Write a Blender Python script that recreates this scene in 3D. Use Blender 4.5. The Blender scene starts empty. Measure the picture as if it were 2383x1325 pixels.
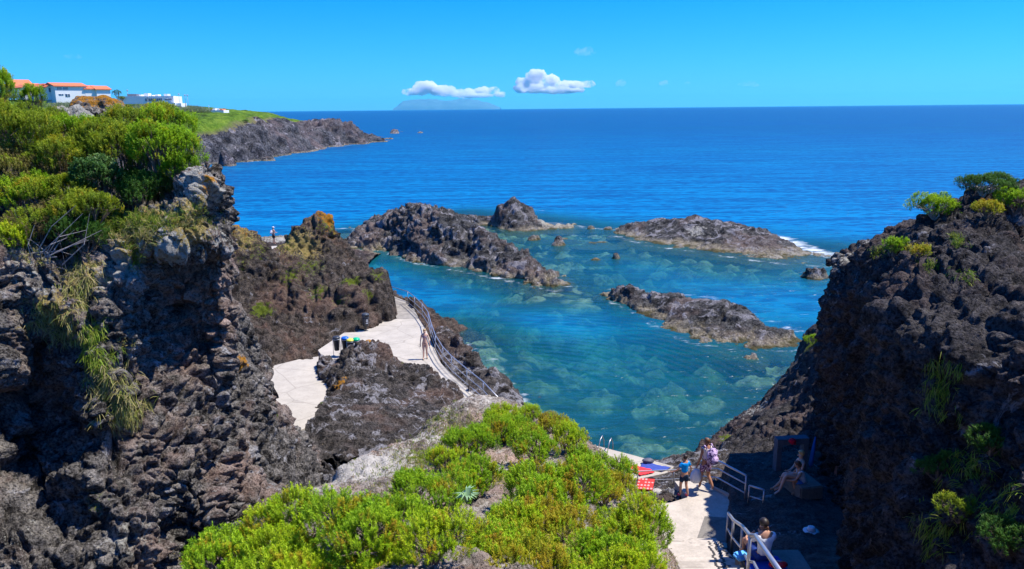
import bpy, bmesh, math, random
import numpy as np
from mathutils import Vector, Matrix
random.seed(5); RS = np.random.RandomState(7)
S = bpy.context.scene; COL = S.collection
PI = math.pi
# ------------------------------------------------------------------ camera, sky, sun, exposure
FPX, CX, CY, PITCH, ROLL, CAMZ = 1800.0, 1191.5, 662.5, math.radians(12.8), math.radians(-0.56), 15.0
_f = Vector((0, math.cos(PITCH), -math.sin(PITCH))); _u = Vector((0, math.sin(PITCH), math.cos(PITCH))); _r = Vector((1, 0, 0))
R_ = _r*math.cos(ROLL)+_u*math.sin(ROLL); U_ = _u*math.cos(ROLL)-_r*math.sin(ROLL)
cam = bpy.data.objects.new('camera', bpy.data.cameras.new('camera')); COL.objects.link(cam)
M = Matrix((R_, U_, -_f)).transposed().to_4x4(); M.translation = Vector((0, 0, CAMZ)); cam.matrix_world = M
cam.data.sensor_width = 36; cam.data.lens = 36*FPX/2383; cam.data.clip_start = 0.1; cam.data.clip_end = 200000
S.camera = cam
SUN = Vector((0.47, 0.05, 0.88)).normalized()
elev = math.asin(SUN.z); az = math.atan2(SUN.x, SUN.y)
w = bpy.data.worlds.new('World'); S.world = w; w.use_nodes = True
nt = w.node_tree; nt.nodes.clear()
sky = nt.nodes.new('ShaderNodeTexSky'); sky.sky_type = 'NISHITA'; sky.sun_disc = False
sky.sun_elevation = elev; sky.sun_rotation = az; sky.altitude = 0; sky.air_density = 1.0; sky.dust_density = 0.15; sky.ozone_density = 5.0
hs = nt.nodes.new('ShaderNodeHueSaturation'); hs.inputs['Saturation'].default_value = 1.0
bg = nt.nodes.new('ShaderNodeBackground'); bg.inputs[1].default_value = 0.13
ow = nt.nodes.new('ShaderNodeOutputWorld')
tn = nt.nodes.new('ShaderNodeMix'); tn.data_type = 'RGBA'; tn.blend_type = 'MULTIPLY'; tn.inputs[0].default_value = 1; tc_ = nt.nodes.new('ShaderNodeTexCoord'); sx_ = nt.nodes.new('ShaderNodeSeparateXYZ'); mr_ = nt.nodes.new('ShaderNodeMapRange'); mr_.inputs[2].default_value = .15; t2 = nt.nodes.new('ShaderNodeMix'); t2.data_type = 'RGBA'; t2.inputs[6].default_value = (.125, .49, 1.10, 1); t2.inputs[7].default_value = (.012, .46, 1.20, 1)
nt.links.new(tc_.outputs['Generated'], sx_.inputs[0]); nt.links.new(sx_.outputs[2], mr_.inputs[0]); nt.links.new(mr_.outputs[0], t2.inputs[0]); nt.links.new(t2.outputs[2], tn.inputs[7])
nt.links.new(sky.outputs[0], hs.inputs['Color']); nt.links.new(hs.outputs[0], tn.inputs[6]); nt.links.new(tn.outputs[2], bg.inputs[0]); nt.links.new(bg.outputs[0], ow.inputs[0])
sl = bpy.data.lights.new('sun', 'SUN'); sl.energy = 5.0; sl.angle = math.radians(0.5); sl.color = (1.0, 0.955, 0.88)
so = bpy.data.objects.new('sun', sl); COL.objects.link(so); so.rotation_euler = SUN.to_track_quat('Z', 'Y').to_euler()
S.view_settings.view_transform = 'Standard'; S.view_settings.look = 'None'; S.view_settings.exposure = 0.62; S.view_settings.gamma = 1.0
S.cycles.max_bounces = 8; S.cycles.transparent_max_bounces = 12; S.cycles.volume_bounces = 4; S.cycles.diffuse_bounces = 3
# ------------------------------------------------------------------ picture point -> place in the world
def ray(px, py):
    return _f + R_*((px-CX)/FPX) + U_*((CY-py)/FPX)
def Dp(px, py, d):           # at distance d ahead of the viewpoint (world y)
    v = ray(px, py); t = d/v.y; return Vector((v.x*t, v.y*t, CAMZ+v.z*t))
def Zp(px, py, z):           # on the level z
    v = ray(px, py); t = (z-CAMZ)/v.z; return Vector((v.x*t, v.y*t, z))
# ------------------------------------------------------------------ numpy noise
_perm = RS.permutation(256); _perm = np.concatenate([_perm, _perm, _perm]).astype(np.int32)
_g = RS.normal(size=(256, 3)); _g = (_g/np.linalg.norm(_g, axis=1)[:, None]).astype(np.float32)
_jit = RS.rand(256, 3).astype(np.float32)
def perlin(P):
    P = P.astype(np.float32); I = np.floor(P).astype(np.int32); F = P-I; I &= 255
    Fu = F*F*F*(F*(F*6-15)+10); out = 0
    for dx in (0, 1):
        wx = Fu[:, 0] if dx else 1-Fu[:, 0]
        a = _perm[I[:, 0]+dx]
        for dy in (0, 1):
            wy = Fu[:, 1] if dy else 1-Fu[:, 1]
            b = _perm[a+I[:, 1]+dy]
            for dz in (0, 1):
                wz = Fu[:, 2] if dz else 1-Fu[:, 2]
                g = _g[_perm[b+I[:, 2]+dz]]
                out = out + wx*wy*wz*((F[:, 0]-dx)*g[:, 0]+(F[:, 1]-dy)*g[:, 1]+(F[:, 2]-dz)*g[:, 2])
    return out*1.5
def fbm(P, o=4, gain=.5):
    a = 1; s = 0; P = np.array(P, dtype=np.float32)
    for i in range(o): s = s+a*perlin(P+i*17.3); P = P*2.03; a *= gain
    return s
def billow(P, o=3):
    a = 1; s = 0
    for i in range(o): s = s+a*np.abs(perlin(P+i*31.7)); P = P*2.1; a *= .5
    return s
def worley(P):               # F1, F2
    P = P.astype(np.float32); I = np.floor(P).astype(np.int32); F = P-I
    f1 = np.full(len(P), 9, np.float32); f2 = f1.copy()
    for dx in (-1, 0, 1):
        for dy in (-1, 0, 1):
            for dz in (-1, 0, 1):
                h = _perm[_perm[_perm[(I[:, 0]+dx) & 255]+((I[:, 1]+dy) & 255)]+((I[:, 2]+dz) & 255)]
                j = _jit[h]
                d = (j[:, 0]+dx-F[:, 0])**2+(j[:, 1]+dy-F[:, 1])**2+(j[:, 2]+dz-F[:, 2])**2
                f2 = np.minimum(f2, np.maximum(f1, d)); f1 = np.minimum(f1, d)
    return np.sqrt(f1), np.sqrt(f2)
# ------------------------------------------------------------------ objects
def tag(o, label=None, cat=None, group=None, kind=None):
    if label: o['label'] = label
    if cat: o['category'] = cat
    if group: o['group'] = group
    if kind: o['kind'] = kind
    return o
def npmesh(name, V, Fq, mat, parent=None, smooth=True, attrs=None, loc=None):
    me = bpy.data.meshes.new(name); V = np.asarray(V, dtype=np.float32)
    Fq = np.asarray(Fq, dtype=np.int32); k = Fq.shape[1]
    me.vertices.add(len(V)); me.vertices.foreach_set('co', V.ravel())
    me.loops.add(Fq.size); me.loops.foreach_set('vertex_index', Fq.ravel())
    me.polygons.add(len(Fq)); me.polygons.foreach_set('loop_start', np.arange(0, Fq.size, k, dtype=np.int32))
    me.polygons.foreach_set('loop_total', np.full(len(Fq), k, np.int32))
    me.update(calc_edges=True)
    if smooth: me.polygons.foreach_set('use_smooth', np.ones(len(Fq), bool))
    for n, a in (attrs or {}).items():
        a = np.asarray(a, dtype=np.float32)
        if a.ndim == 2:
            at = me.attributes.new(n, 'FLOAT_COLOR', 'POINT'); at.data.foreach_set('color', a.ravel())
        else:
            at = me.attributes.new(n, 'FLOAT', 'POINT'); at.data.foreach_set('value', a)
    me.materials.append(mat)
    o = bpy.data.objects.new(name, me); COL.objects.link(o)
    if parent: o.parent = parent
    if loc is not None: o.location = loc
    return o
def bmobj(name, bm, mat, parent=None, smooth=False, loc=None, rot=None):
    me = bpy.data.meshes.new(name); bm.normal_update(); bm.to_mesh(me); bm.free()
    if smooth: me.polygons.foreach_set('use_smooth', np.ones(len(me.polygons), bool))
    me.materials.append(mat); o = bpy.data.objects.new(name, me); COL.objects.link(o)
    if parent: o.parent = parent
    if loc is not None: o.location = loc
    if rot is not None: o.rotation_euler = rot
    return o
def empty(name, loc=(0, 0, 0), rz=0, **k):
    o = bpy.data.objects.new(name, None); COL.objects.link(o); o.location = loc; o.rotation_euler = (0, 0, rz)
    o.empty_display_size = .2; return tag(o, **k)
def bx(bm, c, s, rz=0, rot=None):
    m = Matrix.Translation(Vector(c)) @ (rot if rot is not None else Matrix.Rotation(rz, 4, 'Z')) @ Matrix.Diagonal((s[0], s[1], s[2], 1))
    return bmesh.ops.create_cube(bm, size=1, matrix=m)
def tube(bm, pts, r, seg=8, caps=True):
    pts = [Vector(p) for p in pts]; rings = []
    rr = r if isinstance(r, (list, tuple)) else [r]*len(pts)
    for i, p in enumerate(pts):
        t = (pts[min(i+1, len(pts)-1)]-pts[max(i-1, 0)]).normalized()
        a = Vector((0, 0, 1)) if abs(t.z) < .9 else Vector((1, 0, 0))
        n = t.cross(a).normalized(); b = t.cross(n)
        rings.append([bm.verts.new(p+(n*math.cos(2*PI*k/seg)+b*math.sin(2*PI*k/seg))*rr[i]) for k in range(seg)])
    for a, b in zip(rings, rings[1:]):
        for k in range(seg): bm.faces.new((a[k], a[(k+1) % seg], b[(k+1) % seg], b[k]))
    if caps: bm.faces.new(rings[0][::-1]); bm.faces.new(rings[-1])
def lathe(bm, prof, seg=24, c=(0, 0, 0)):
    rings = [[bm.verts.new((c[0]+r*math.cos(2*PI*k/seg), c[1]+r*math.sin(2*PI*k/seg), c[2]+z)) for k in range(seg)] for r, z in prof]
    for a, b in zip(rings, rings[1:]):
        for k in range(seg): bm.faces.new((a[k], a[(k+1) % seg], b[(k+1) % seg], b[k]))
    bm.faces.new(rings[0][::-1]); bm.faces.new(rings[-1])
# ------------------------------------------------------------------ materials
class NT:
    def __init__(s, name):
        s.m = bpy.data.materials.new(name); s.m.use_nodes = True; s.t = s.m.node_tree; s.t.nodes.clear()
        s.out = s.n('ShaderNodeOutputMaterial')
    def n(s, typ, ins=None, **kw):
        x = s.t.nodes.new(typ)
        for k, v in kw.items(): setattr(x, k, v)
        for k, v in (ins or {}).items():
            if hasattr(v, 'is_output') or isinstance(v, bpy.types.NodeSocket): s.t.links.new(v, x.inputs[k])
            else: x.inputs[k].default_value = v
        return x
    def mix(s, f, a, b, blend='MIX'):
        x = s.n('ShaderNodeMix', data_type='RGBA', blend_type=blend)
        for i, v in ((0, f), (6, a), (7, b)):
            if isinstance(v, bpy.types.NodeSocket): s.t.links.new(v, x.inputs[i])
            else: x.inputs[i].default_value = (v if not isinstance(v, tuple) or len(v) == 4 else v+(1,))
        return x.outputs[2]
    def math(s, op, a, b=None, c=None, clamp=False):
        x = s.n('ShaderNodeMath', operation=op, use_clamp=clamp)
        for i, v in enumerate((a, b, c)):
            if v is None: continue
            if isinstance(v, bpy.types.NodeSocket): s.t.links.new(v, x.inputs[i])
            else: x.inputs[i].default_value = v
        return x.outputs[0]
    def noise(s, scale, detail=4, rough=.5, vec=None, dist=0):
        x = s.n('ShaderNodeTexNoise', {'Scale': scale, 'Detail': detail, 'Roughness': rough, 'Distortion': dist})
        s.t.links.new(vec if vec is not None else s.pos(), x.inputs['Vector']); return x.outputs[0]
    def pos(s):
        if not hasattr(s, '_p'): s._p = s.n('ShaderNodeNewGeometry')
        return s._p.outputs['Position']
    def rng(s, v, a, b, c=0., d=1.):
        x = s.n('ShaderNodeMapRange', {0: v, 1: a, 2: b, 3: c, 4: d}); return x.outputs[0]
    def attr(s, name):
        return s.n('ShaderNodeAttribute', attribute_name=name)
    def bump(s, h, strength=1., dist=.02, nrm=None):
        x = s.n('ShaderNodeBump', {'Height': h, 'Strength': strength, 'Distance': dist})
        if nrm is not None: s.t.links.new(nrm, x.inputs['Normal'])
        return x.outputs[0]
    def fin(s, color, rough=.8, nrm=None, metallic=0, spec=.3, disp=None):
        p = s.n('ShaderNodeBsdfPrincipled', {'Roughness': rough, 'Metallic': metallic, 'Specular IOR Level': spec})
        if isinstance(color, bpy.types.NodeSocket): s.t.links.new(color, p.inputs['Base Color'])
        else: p.inputs['Base Color'].default_value = tuple(color)[:3]+(1,)
        if nrm is not None: s.t.links.new(nrm, p.inputs['Normal'])
        s.t.links.new(p.outputs[0], s.out.inputs[0]); s.p = p; return s.m
def plain(name, c, rough=.6, metallic=0, var=.12, scale=30, spec=.4):
    n = NT(name); k = n.noise(scale, 3)
    return n.fin(n.mix(n.rng(k, .3, .7), tuple(x*(1-var) for x in c), tuple(min(1, x*(1+var)) for x in c)), rough, n.bump(k, .3, .003), metallic, spec)
def rock_mat(name, dark, light, tide=False, fs=1.0, lichc=(.42, .40, .34), bumpd=.05, grey=(.30, .29, .30), greyamt=.0):
    n = NT(name)
    big = n.noise(.35*fs, 5, .6); mid = n.noise(2.2*fs, 6, .65); fine = n.noise(14*fs, 5, .7); vfine = n.noise(60*fs, 3, .6)
    c = n.mix(n.rng(n.math('ADD', n.math('MULTIPLY', mid, .6), n.math('MULTIPLY', fine, .4)), .43, .68), dark, light)
    redder = tuple(light[i]*(1.25, .92, .82)[i] for i in range(3))
    c = n.mix(n.rng(big, .50, .68, 0, .55), c, redder)
    c = n.mix(n.rng(n.noise(.9*fs, 5, .7, dist=1.2), .62-greyamt, .67-greyamt, 0, .8), c, grey)
    # cell pits go into the bump; colour darkens where fine noise is low
    vo = n.n('ShaderNodeTexVoronoi', {'Scale': 9*fs, 'Vector': n.pos()}); pit = n.rng(vo.outputs[0], .05, .28)
    c = n.mix(n.math('MULTIPLY', n.rng(fine, .50, .40), .6), c, tuple(x*.35 for x in dark))
    for at, col, sc in (('lich', lichc, 5), ('moss', (.12, .155, .016), 4), ('orange', (.42, .19, .022), 5), ('dry', (.33, .25, .09), 6)):
        a = n.attr(at).outputs['Fac']
        m = n.rng(n.math('ADD', n.math('ADD', a, -1.56), n.math('MULTIPLY', n.noise(sc*fs*1.1, 5, .75), 2.3)), .02, .22)
        col2 = n.mix(fine, tuple(x*.5 for x in col), tuple(min(1, x*1.4) for x in col))
        c = n.mix(m, c, col2)
    if tide:
        z = n.n('ShaderNodeSeparateXYZ', {0: n.pos()}).outputs[2]
        zz = n.math('ADD', z, n.math('MULTIPLY', n.math('ADD', n.noise(.55, 5, .6), -.5), 1.3))
        c = n.mix(n.math('MULTIPLY', n.rng(zz, .58, .14, 0, .95), n.rng(n.noise(1.6, 5, .7), .36, .56, .15, 1.)), c, n.mix(n.rng(fine, .35, .65), (.17, .135, .085), (.50, .43, .30)))
        c = n.mix(n.rng(zz, .16, .0, 0, .85), c, (.075, .065, .02))
    h = n.math('ADD', n.math('MULTIPLY', mid, 1.6), n.math('ADD', n.math('MULTIPLY', fine, .8), n.math('MULTIPLY', vfine, .22)))
    h = n.math('ADD', h, n.math('MULTIPLY', pit, .35))
    return n.fin(c, .95, n.bump(h, 1.0, bumpd*3.2), spec=.12)
LILAC = (.30, .285, .29)
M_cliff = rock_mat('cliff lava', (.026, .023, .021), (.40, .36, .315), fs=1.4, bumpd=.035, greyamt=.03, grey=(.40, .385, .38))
M_rcliff = rock_mat('shaded cliff lava', (.019, .018, .018), (.16, .142, .135), fs=1.2, bumpd=.04)  # darker copy of the cliff lava, the cliff's shade put into its colour
M_mid = rock_mat('brown lava', (.022, .018, .015), (.225, .18, .145), fs=1.1, bumpd=.055, greyamt=-.01)
M_mid2 = rock_mat('dark lava with grey veins', (.020, .018, .017), (.20, .172, .150), fs=1.1, bumpd=.05, greyamt=.085, grey=(.36, .345, .36))
M_isle = rock_mat('sea lava', (.013, .013, .014), (.23, .22, .21), tide=True, fs=.65, bumpd=.09, greyamt=.08, grey=(.36, .34, .355))
M_shore = rock_mat('shore lava', (.026, .021, .020), (.11, .088, .08), tide=True, fs=.8, bumpd=.05)
M_head = rock_mat('headland lava', (.025, .025, .030), (.22, .212, .222), tide=True, fs=.16, bumpd=.3, greyamt=.03, grey=(.34, .31, .33))
M_mound = rock_mat('lichened ground', (.12, .095, .072), (.46, .40, .34), fs=1.6, bumpd=.02, lichc=(.50, .46, .40), greyamt=.05, grey=(.40, .36, .31))
def concrete(name, c, sc=1.2, var=.16, brd=False):
    n = NT(name); a = n.noise(sc, 6, .65); b = n.noise(sc*9, 5, .7); g = n.noise(70, 3, .6)
    f = n.rng(n.math('ADD', n.math('MULTIPLY', a, .6), n.math('MULTIPLY', b, .4)), .38, .62)
    col = n.mix(f, tuple(x*(1-var) for x in c), tuple(min(1, x*(1+var*.5)) for x in c))
    col = n.mix(n.rng(n.noise(.5, 6, .8, dist=2), .60, .66, 0, .35), col, tuple(x*.62 for x in c))
    cv = n.n('ShaderNodeTexVoronoi', {'Scale': .42, 'Vector': n.n('ShaderNodeVectorMath', {0: n.pos(), 1: n.n('ShaderNodeTexNoise', {'Scale': 1.5, 'Detail': 5}).outputs[1]}, operation='ADD').outputs[0]}, feature='DISTANCE_TO_EDGE')
    col = n.mix(n.math('MULTIPLY', n.rng(cv.outputs[0], .016, .004), .45), col, tuple(x*.45 for x in c))
    col = n.mix(n.rng(n.noise(3.5, 6, .75), .58, .70, 0, .45), col, tuple(x*.6 for x in c))
    return n.fin(col, .9, n.bump(n.math('ADD', b, n.math('MULTIPLY', g, .6)), .6, .008), spec=.2)
M_conc = concrete('pale concrete', (.43, .385, .32)); M_conc2 = concrete('grey concrete', (.30, .27, .23), 3, .3); M_steps = concrete('cream concrete', (.47, .41, .34), 2, .22)
M_dkconc = concrete('worn concrete', (.20, .18, .155), 2, .3)
M_steel = plain('brushed steel', (.46, .46, .475), .40, .75, .1)
# ------------------------------------------------------------------ terrain builders
def rbf(P):
    P = np.array([tuple(p) for p in P], dtype=np.float64); X = P[:, :2]; n = len(P)
    K = np.linalg.norm(X[:, None]-X[None], axis=2)
    A = np.zeros((n+1, n+1)); A[:n, :n] = K-1e-2*np.eye(n); A[n, :n] = 1; A[:n, n] = 1
    wv = np.linalg.solve(A, np.append(P[:, 2], 0))
    def f(x, y):
        x = np.asarray(x, float); sh = x.shape; Q = np.stack([x.ravel(), np.asarray(y, float).ravel()], 1); o = np.empty(len(Q))
        for i in range(0, len(Q), 20000):
            o[i:i+20000] = np.linalg.norm(Q[i:i+20000, None]-X[None], axis=2) @ wv[:n] + wv[n]
        return o.reshape(sh)
    return f
def gridfaces(nu, nv):
    i = np.arange(nu*nv).reshape(nu, nv)
    return np.stack([i[:-1, :-1], i[1:, :-1], i[1:, 1:], i[:-1, 1:]], -1).reshape(-1, 4)
def gnormals(G):
    du = np.gradient(G, axis=0); dv = np.gradient(G, axis=1); N = np.cross(du, dv)
    N /= np.linalg.norm(N, axis=2)[:, :, None]+1e-9; return N
def rough(G, s, a, flip=False, warp=.35, lumps=1.0, seed=0., rid=1.0):
    """volcanic clinker: big swells, creased blocks, rounded lumps, small clinker; horizontal warp makes ledges"""
    sh = G.shape[:2]; N = gnormals(G)
    if flip: N = -N
    P = G.reshape(-1, 3)+seed; Nf = N.reshape(-1, 3)
    wv = np.stack([perlin(P/(1.1*s)+7), perlin(P/(1.1*s)+57), .5*perlin(P/(1.1*s)+97)], 1)
    Q = P+wv*.45*s
    md = np.clip(1+1.5*perlin(P/(3.7*s)+41), .25, 1.9); d = .50*fbm(P/(3.2*s), 2)
    d = d-.34*np.exp(-(np.abs(perlin(Q*np.array([1, 1, .45])/(2.3*s)+71))/.045)**2)
    d = d+.50*rid*(.35-np.abs(perlin(Q/(1.5*s)+3)))*1.5
    f1, f2 = worley(Q/(.85*s)); d = d+.36*lumps*(.75-f1*1.15); d = d-.20*lumps*np.exp(-((f2-f1)/.10)**2)
    d = d+.24*fbm(Q/(.55*s), 3, .6)
    f1, f2 = worley(Q/(.33*s)+11); d = d+md*(.34*lumps*(.6-f1)-.12*lumps*np.exp(-((f2-f1)/.12)**2))
    f1, f2 = worley(Q/(.14*s)+23); d = d+.17*md*lumps*(.6-f1)
    d = d-.13*billow(Q/(.13*s), 2)
    d = d-d.mean()
    out = P-seed+Nf*(d*a)[:, None]
    out = out+wv*np.array([1, 1, .25])*warp*a*.6
    return out.reshape(sh+(3,)), d.reshape(sh)
def blobs(V, lst):
    o = np.zeros(len(V))
    for c, r, s in lst: o = np.maximum(o, s*np.exp(-(np.linalg.norm(V-np.array(tuple(c)), axis=1)/r)**2*1.2))
    return o
def finish(name, V, Fq, mat, spots, extra=None, **kw):
    used = np.unique(Fq); mp = np.full(len(V), -1); mp[used] = np.arange(len(used)); V = V[used]; Fq = mp[Fq]
    at = {k: blobs(V, spots.get(k, [])) for k in ('lich', 'moss', 'orange', 'dry')}
    if extra: extra(V, at)
    return npmesh(name, V, Fq, mat, attrs=at, **kw)
def carve_poly(V, pol, pz, mg=.5):
    P2 = np.array([(p.x, p.y) for p in pol]); x = V[:, 0]+.25*perlin(V*np.array([1.3, 1.3, 0])+5)+.1*perlin(V*np.array([5, 5, 0])+5); y = V[:, 1]+.25*perlin(V*np.array([1.3, 1.3, 0])+55)
    ins = np.zeros(len(V), bool); dmin = np.full(len(V), 1e9)
    for i in range(len(P2)):
        x1, y1 = P2[i]; x2, y2 = P2[(i+1) % len(P2)]
        c = (y1 > y) != (y2 > y); ins ^= c & (x < (x2-x1)*(y-y1)/(y2-y1+1e-12)+x1)
        dx, dy = x2-x1, y2-y1; t = np.clip(((x-x1)*dx+(y-y1)*dy)/(dx*dx+dy*dy+1e-9), 0, 1)
        dmin = np.minimum(dmin, np.hypot(x-x1-t*dx, y-y1-t*dy))
    sd = np.where(ins, -dmin, dmin)
    lim = pz-.12+np.clip(sd, -.5, 9)*np.where(sd > 0, 3.0, 1.0)*(1/mg)
    V[:, 2] = np.where(sd < 2.5*mg, np.minimum(V[:, 2], lim), V[:, 2])
def hfield(name, ctrl, box, step, mat, s=1.5, a=.6, zmin=-1.5, spots={}, extra=None, flat=None, carve=(), **kw):
    f = rbf(ctrl); x0, x1, y0, y1 = box
    nx = int((x1-x0)/step); ny = int((y1-y0)/step)
    X, Y = np.meshgrid(np.linspace(x0, x1, nx), np.linspace(y0, y1, ny), indexing='ij')
    Z = f(X, Y)
    if flat is not None: Z = flat(X, Y, Z)
    G = np.stack([X, Y, Z], -1); G, d = rough(G, s, a, **kw)
    Fq = gridfaces(nx, ny); V = G.reshape(-1, 3)
    for pol, pz, mg in carve: carve_poly(V, pol, pz, mg)
    keep = V[Fq][:, :, 2].max(1) > zmin; Fq = Fq[keep]
    return finish(name, V, Fq, mat, spots, extra)
def catmull(C, n):           # C (k, ..., 3) resampled to n along axis 0
    k = len(C); t = np.linspace(0, k-1, n); i = np.minimum(t.astype(int), k-2); u = (t-i).reshape((-1,)+(1,)*(C.ndim-1))
    p0 = C[np.maximum(i-1, 0)]; p1 = C[i]; p2 = C[i+1]; p3 = C[np.minimum(i+2, k-1)]
    return .5*((2*p1)+(-p0+p2)*u+(2*p0-5*p1+4*p2-p3)*u*u+(-p0+3*p1-3*p2+p3)*u**3)
def sheet(name, cols, nu, nv, mat, s=1.2, a=.5, spots={}, extra=None, flip=False, **kw):
    C = np.array([[tuple(p) for p in c] for c in cols])
    G = catmull(C, nu); G = np.swapaxes(catmull(np.swapaxes(G, 0, 1), nv), 0, 1)
    G, d = rough(G, s, a, flip=flip, **kw)
    Fq = gridfaces(nu, nv)
    if flip: Fq = Fq[:, ::-1]
    return finish(name, G.reshape(-1, 3), Fq, mat, spots, extra)
def outdrop(sil, c, steps):  # points dropped outward from a crest
    o = []
    for p in sil:
        v = Vector((p.x-c[0], p.y-c[1], 0)).normalized()
        for dist, dz in steps: o.append(Vector((p.x+v.x*dist, p.y+v.y*dist, p.z+dz if dz < 0 else dz-50)))
    return o
def poly_slab(name, pts, z, mat, t=.25, parent=None, zs=None):
    bm = bmesh.new(); top = [bm.verts.new((p[0], p[1], (zs[i] if zs else z))) for i, p in enumerate(pts)]
    bot = [bm.verts.new((v.co.x, v.co.y, v.co.z-t)) for v in top]
    bm.faces.new(top); bm.faces.new(bot[::-1])
    for i in range(len(top)):
        j = (i+1) % len(top); bm.faces.new((top[i], bot[i], bot[j], top[j]))
    bmesh.ops.recalc_face_normals(bm, faces=bm.faces); bmesh.ops.triangulate(bm, faces=[f for f in bm.faces if len(f.verts) > 4])
    return bmobj(name, bm, mat, parent)
# ------------------------------------------------------------------ sea
def ax(lo, hi, st, far, k=1.22):
    a = list(np.arange(lo, hi, st)); d = st
    while a[-1] < far: d *= k; a.append(a[-1]+d)
    return a
ys = np.array(ax(20, 130, .6, 44000)); xs = ax(0, 55, .6, 46000); xl = ax(0, 45, .6, 46000); ys = np.clip(ys, 0, 44000); xs = [min(v, 46000) for v in xs]; xl = [min(v, 46000) for v in xl]
xs = np.array([-v for v in xl[:0:-1]]+xs)
X, Y = np.meshgrid(xs, ys, indexing='ij')
deepP = [(950, 680, 3.6), (1100, 700, 2.6), (1250, 745, 3.), (1500, 620, 2.0), (1600, 660, 2.6), (1800, 700, 3.4), (1600, 430, 14), (1000, 430, 16), (2000, 500, 10), (1300, 480, 6), (1450, 490, 7), (1700, 480, 9), (600, 500, 9),
  (720, 520, 6), (560, 420, 9), (2300, 500, 14), (1110, 775, .55), (1180, 790, .8), (1060, 765, .5), (1230, 820, 1.7), (1230, 870, 1.5), (1400, 800, 3.0), (1330, 770, 2.8), (1400, 880, 2.4), (1500, 930, 1.9), (1400, 1000, 1.7), (1640, 900, 2.0), (1300, 960, 1.5), (1500, 1040, 1.2),
  (1600, 990, 1.5), (1750, 950, .9), (1800, 860, .9), (1240, 700, .6), (1340, 690, .45), (1390, 700, .7), (1300, 668, .4), (1160, 650, .7), (1050, 635, .9), (960, 618, 1.4), (880, 600, 1.6), (850, 552, .7), (800, 540, .6), (1400, 590, 1.0), (1560, 620, 1.5), (1680, 630, 1.2),
  (1240, 560, 1.2), (1340, 545, .8), (1420, 552, .7), (1330, 525, .6), (1880, 600, .4), (1960, 575, 1.0), (1850, 548, 3), (960, 280, 40), (1900, 300, 60), (700, 360, 7), (600, 380, 3), (860, 330, 6), (1270, 500, 2.0), (1080, 492, 1.2), (900, 640, 3.), (1010, 720, 2.6), (1450, 1060, 1.3)]
seab = rbf([Vector((p.x, p.y, d)) for p, d in ((Zp(a, b, 0), c*(.62 if b > 790 else 1)) for a, b, c in deepP)])
Dm = np.clip(seab(X, Y), .15, 60); Dm[(Y > 130) | (np.abs(X) > 56)] = 40
def seg_g(X, Y, pts, r):
    o = np.zeros_like(X); W = [Zp(a, b, 0) for a, b in pts]
    for p, q in zip(W, W[1:]):
        dx, dy = q.x-p.x, q.y-p.y; t = np.clip(((X-p.x)*dx+(Y-p.y)*dy)/(dx*dx+dy*dy), 0, 1)
        o = np.maximum(o, np.exp(-((X-p.x-t*dx)**2+(Y-p.y-t*dy)**2)/r**2))
    return o
foam = np.zeros_like(X)
for pts, r, k in (([(1810, 553), (1860, 572), (1920, 592), (1990, 600)], 2.6, .82), ([(1270, 520), (1330, 526), (1420, 534)], 2.6, .62), ([(1215, 488), (1260, 490)], 1.5, .6), ([(1240, 556), (1330, 548), (1420, 552)], 2.2, .5), ([(822, 532), (830, 545), (905, 590), (960, 612), (1100, 637), (1200, 657), (1290, 680), (1322, 668)], .9, .66), ([(1140, 528), (1180, 540), (1230, 542), (1275, 534)], 1.2, .5), ([(1428, 548), (1500, 571), (1650, 591), (1800, 613), (1930, 622)], 1., .66), ([(1392, 690), (1440, 712), (1495, 736), (1530, 766), (1600, 797), (1730, 818), (1868, 816)], .8, .62), ([(1400, 672), (1520, 682), (1650, 690), (1760, 735), (1860, 770)], 1.2, .6), ([(1240, 560), (1270, 556)], 1.6, .5), ([(1010, 745), (1090, 800), (1160, 850), (1230, 950), (1300, 1010)], .9, .6), ([(1640, 1040), (1700, 1000), (1770, 960), (1860, 870)], .9, .6),
                  ([(1060, 494), (1130, 496)], 2.2, .5), ([(1370, 600), (1340, 590)], 1.2, .45), ([(1260, 680), (1400, 700)], 2.0, .35), ([(520, 384), (600, 376), (700, 352), (900, 330)], 3.0, .7), ([(900, 308), (1000, 306)], 6, .6), ([(800, 532), (700, 545), (600, 553)], 1.5, .6)):
    foam = np.maximum(foam, k*seg_g(X, Y, pts, r))
n = NT('sea water')
dep = n.attr('depth').outputs['Fac']; fo = n.attr('foam').outputs['Fac']; dist = n.attr('offshore').outputs['Fac']
cc = n.n('ShaderNodeSeparateXYZ', {0: n.pos()}); st = n.n('ShaderNodeCombineXYZ', {0: n.math('MULTIPLY', cc.outputs[0], .35), 1: cc.outputs[1], 2: 0}).outputs[0]
st2 = n.n('ShaderNodeCombineXYZ', {0: n.math('MULTIPLY', cc.outputs[0], .12), 1: cc.outputs[1], 2: 0}).outputs[0]
w1 = n.noise(1.35, 4, .55, st, .4); w2 = n.noise(.32, 3, .5, st2); w3 = n.noise(5.5, 3, .5, st)
cur = n.noise(.02, 5, .6, st2); cur2 = n.noise(.11, 5, .65, st)
body = n.mix(dist, (.000, .185, .40), (.000, .085, .18))
body = n.mix(n.rng(cur, .42, .62, 0, .45), body, (.0, .078, .235))
body = n.mix(n.rng(n.math('ADD', dep, n.math('MULTIPLY', cur2, 6.)), 9, 3.4), body, (.002, .185, .33))
body = n.mix(n.rng(n.math('ADD', dep, n.math('MULTIPLY', cur2, 1.5)), 3.6, 2.2), body, (.004, .150, .185))
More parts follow.
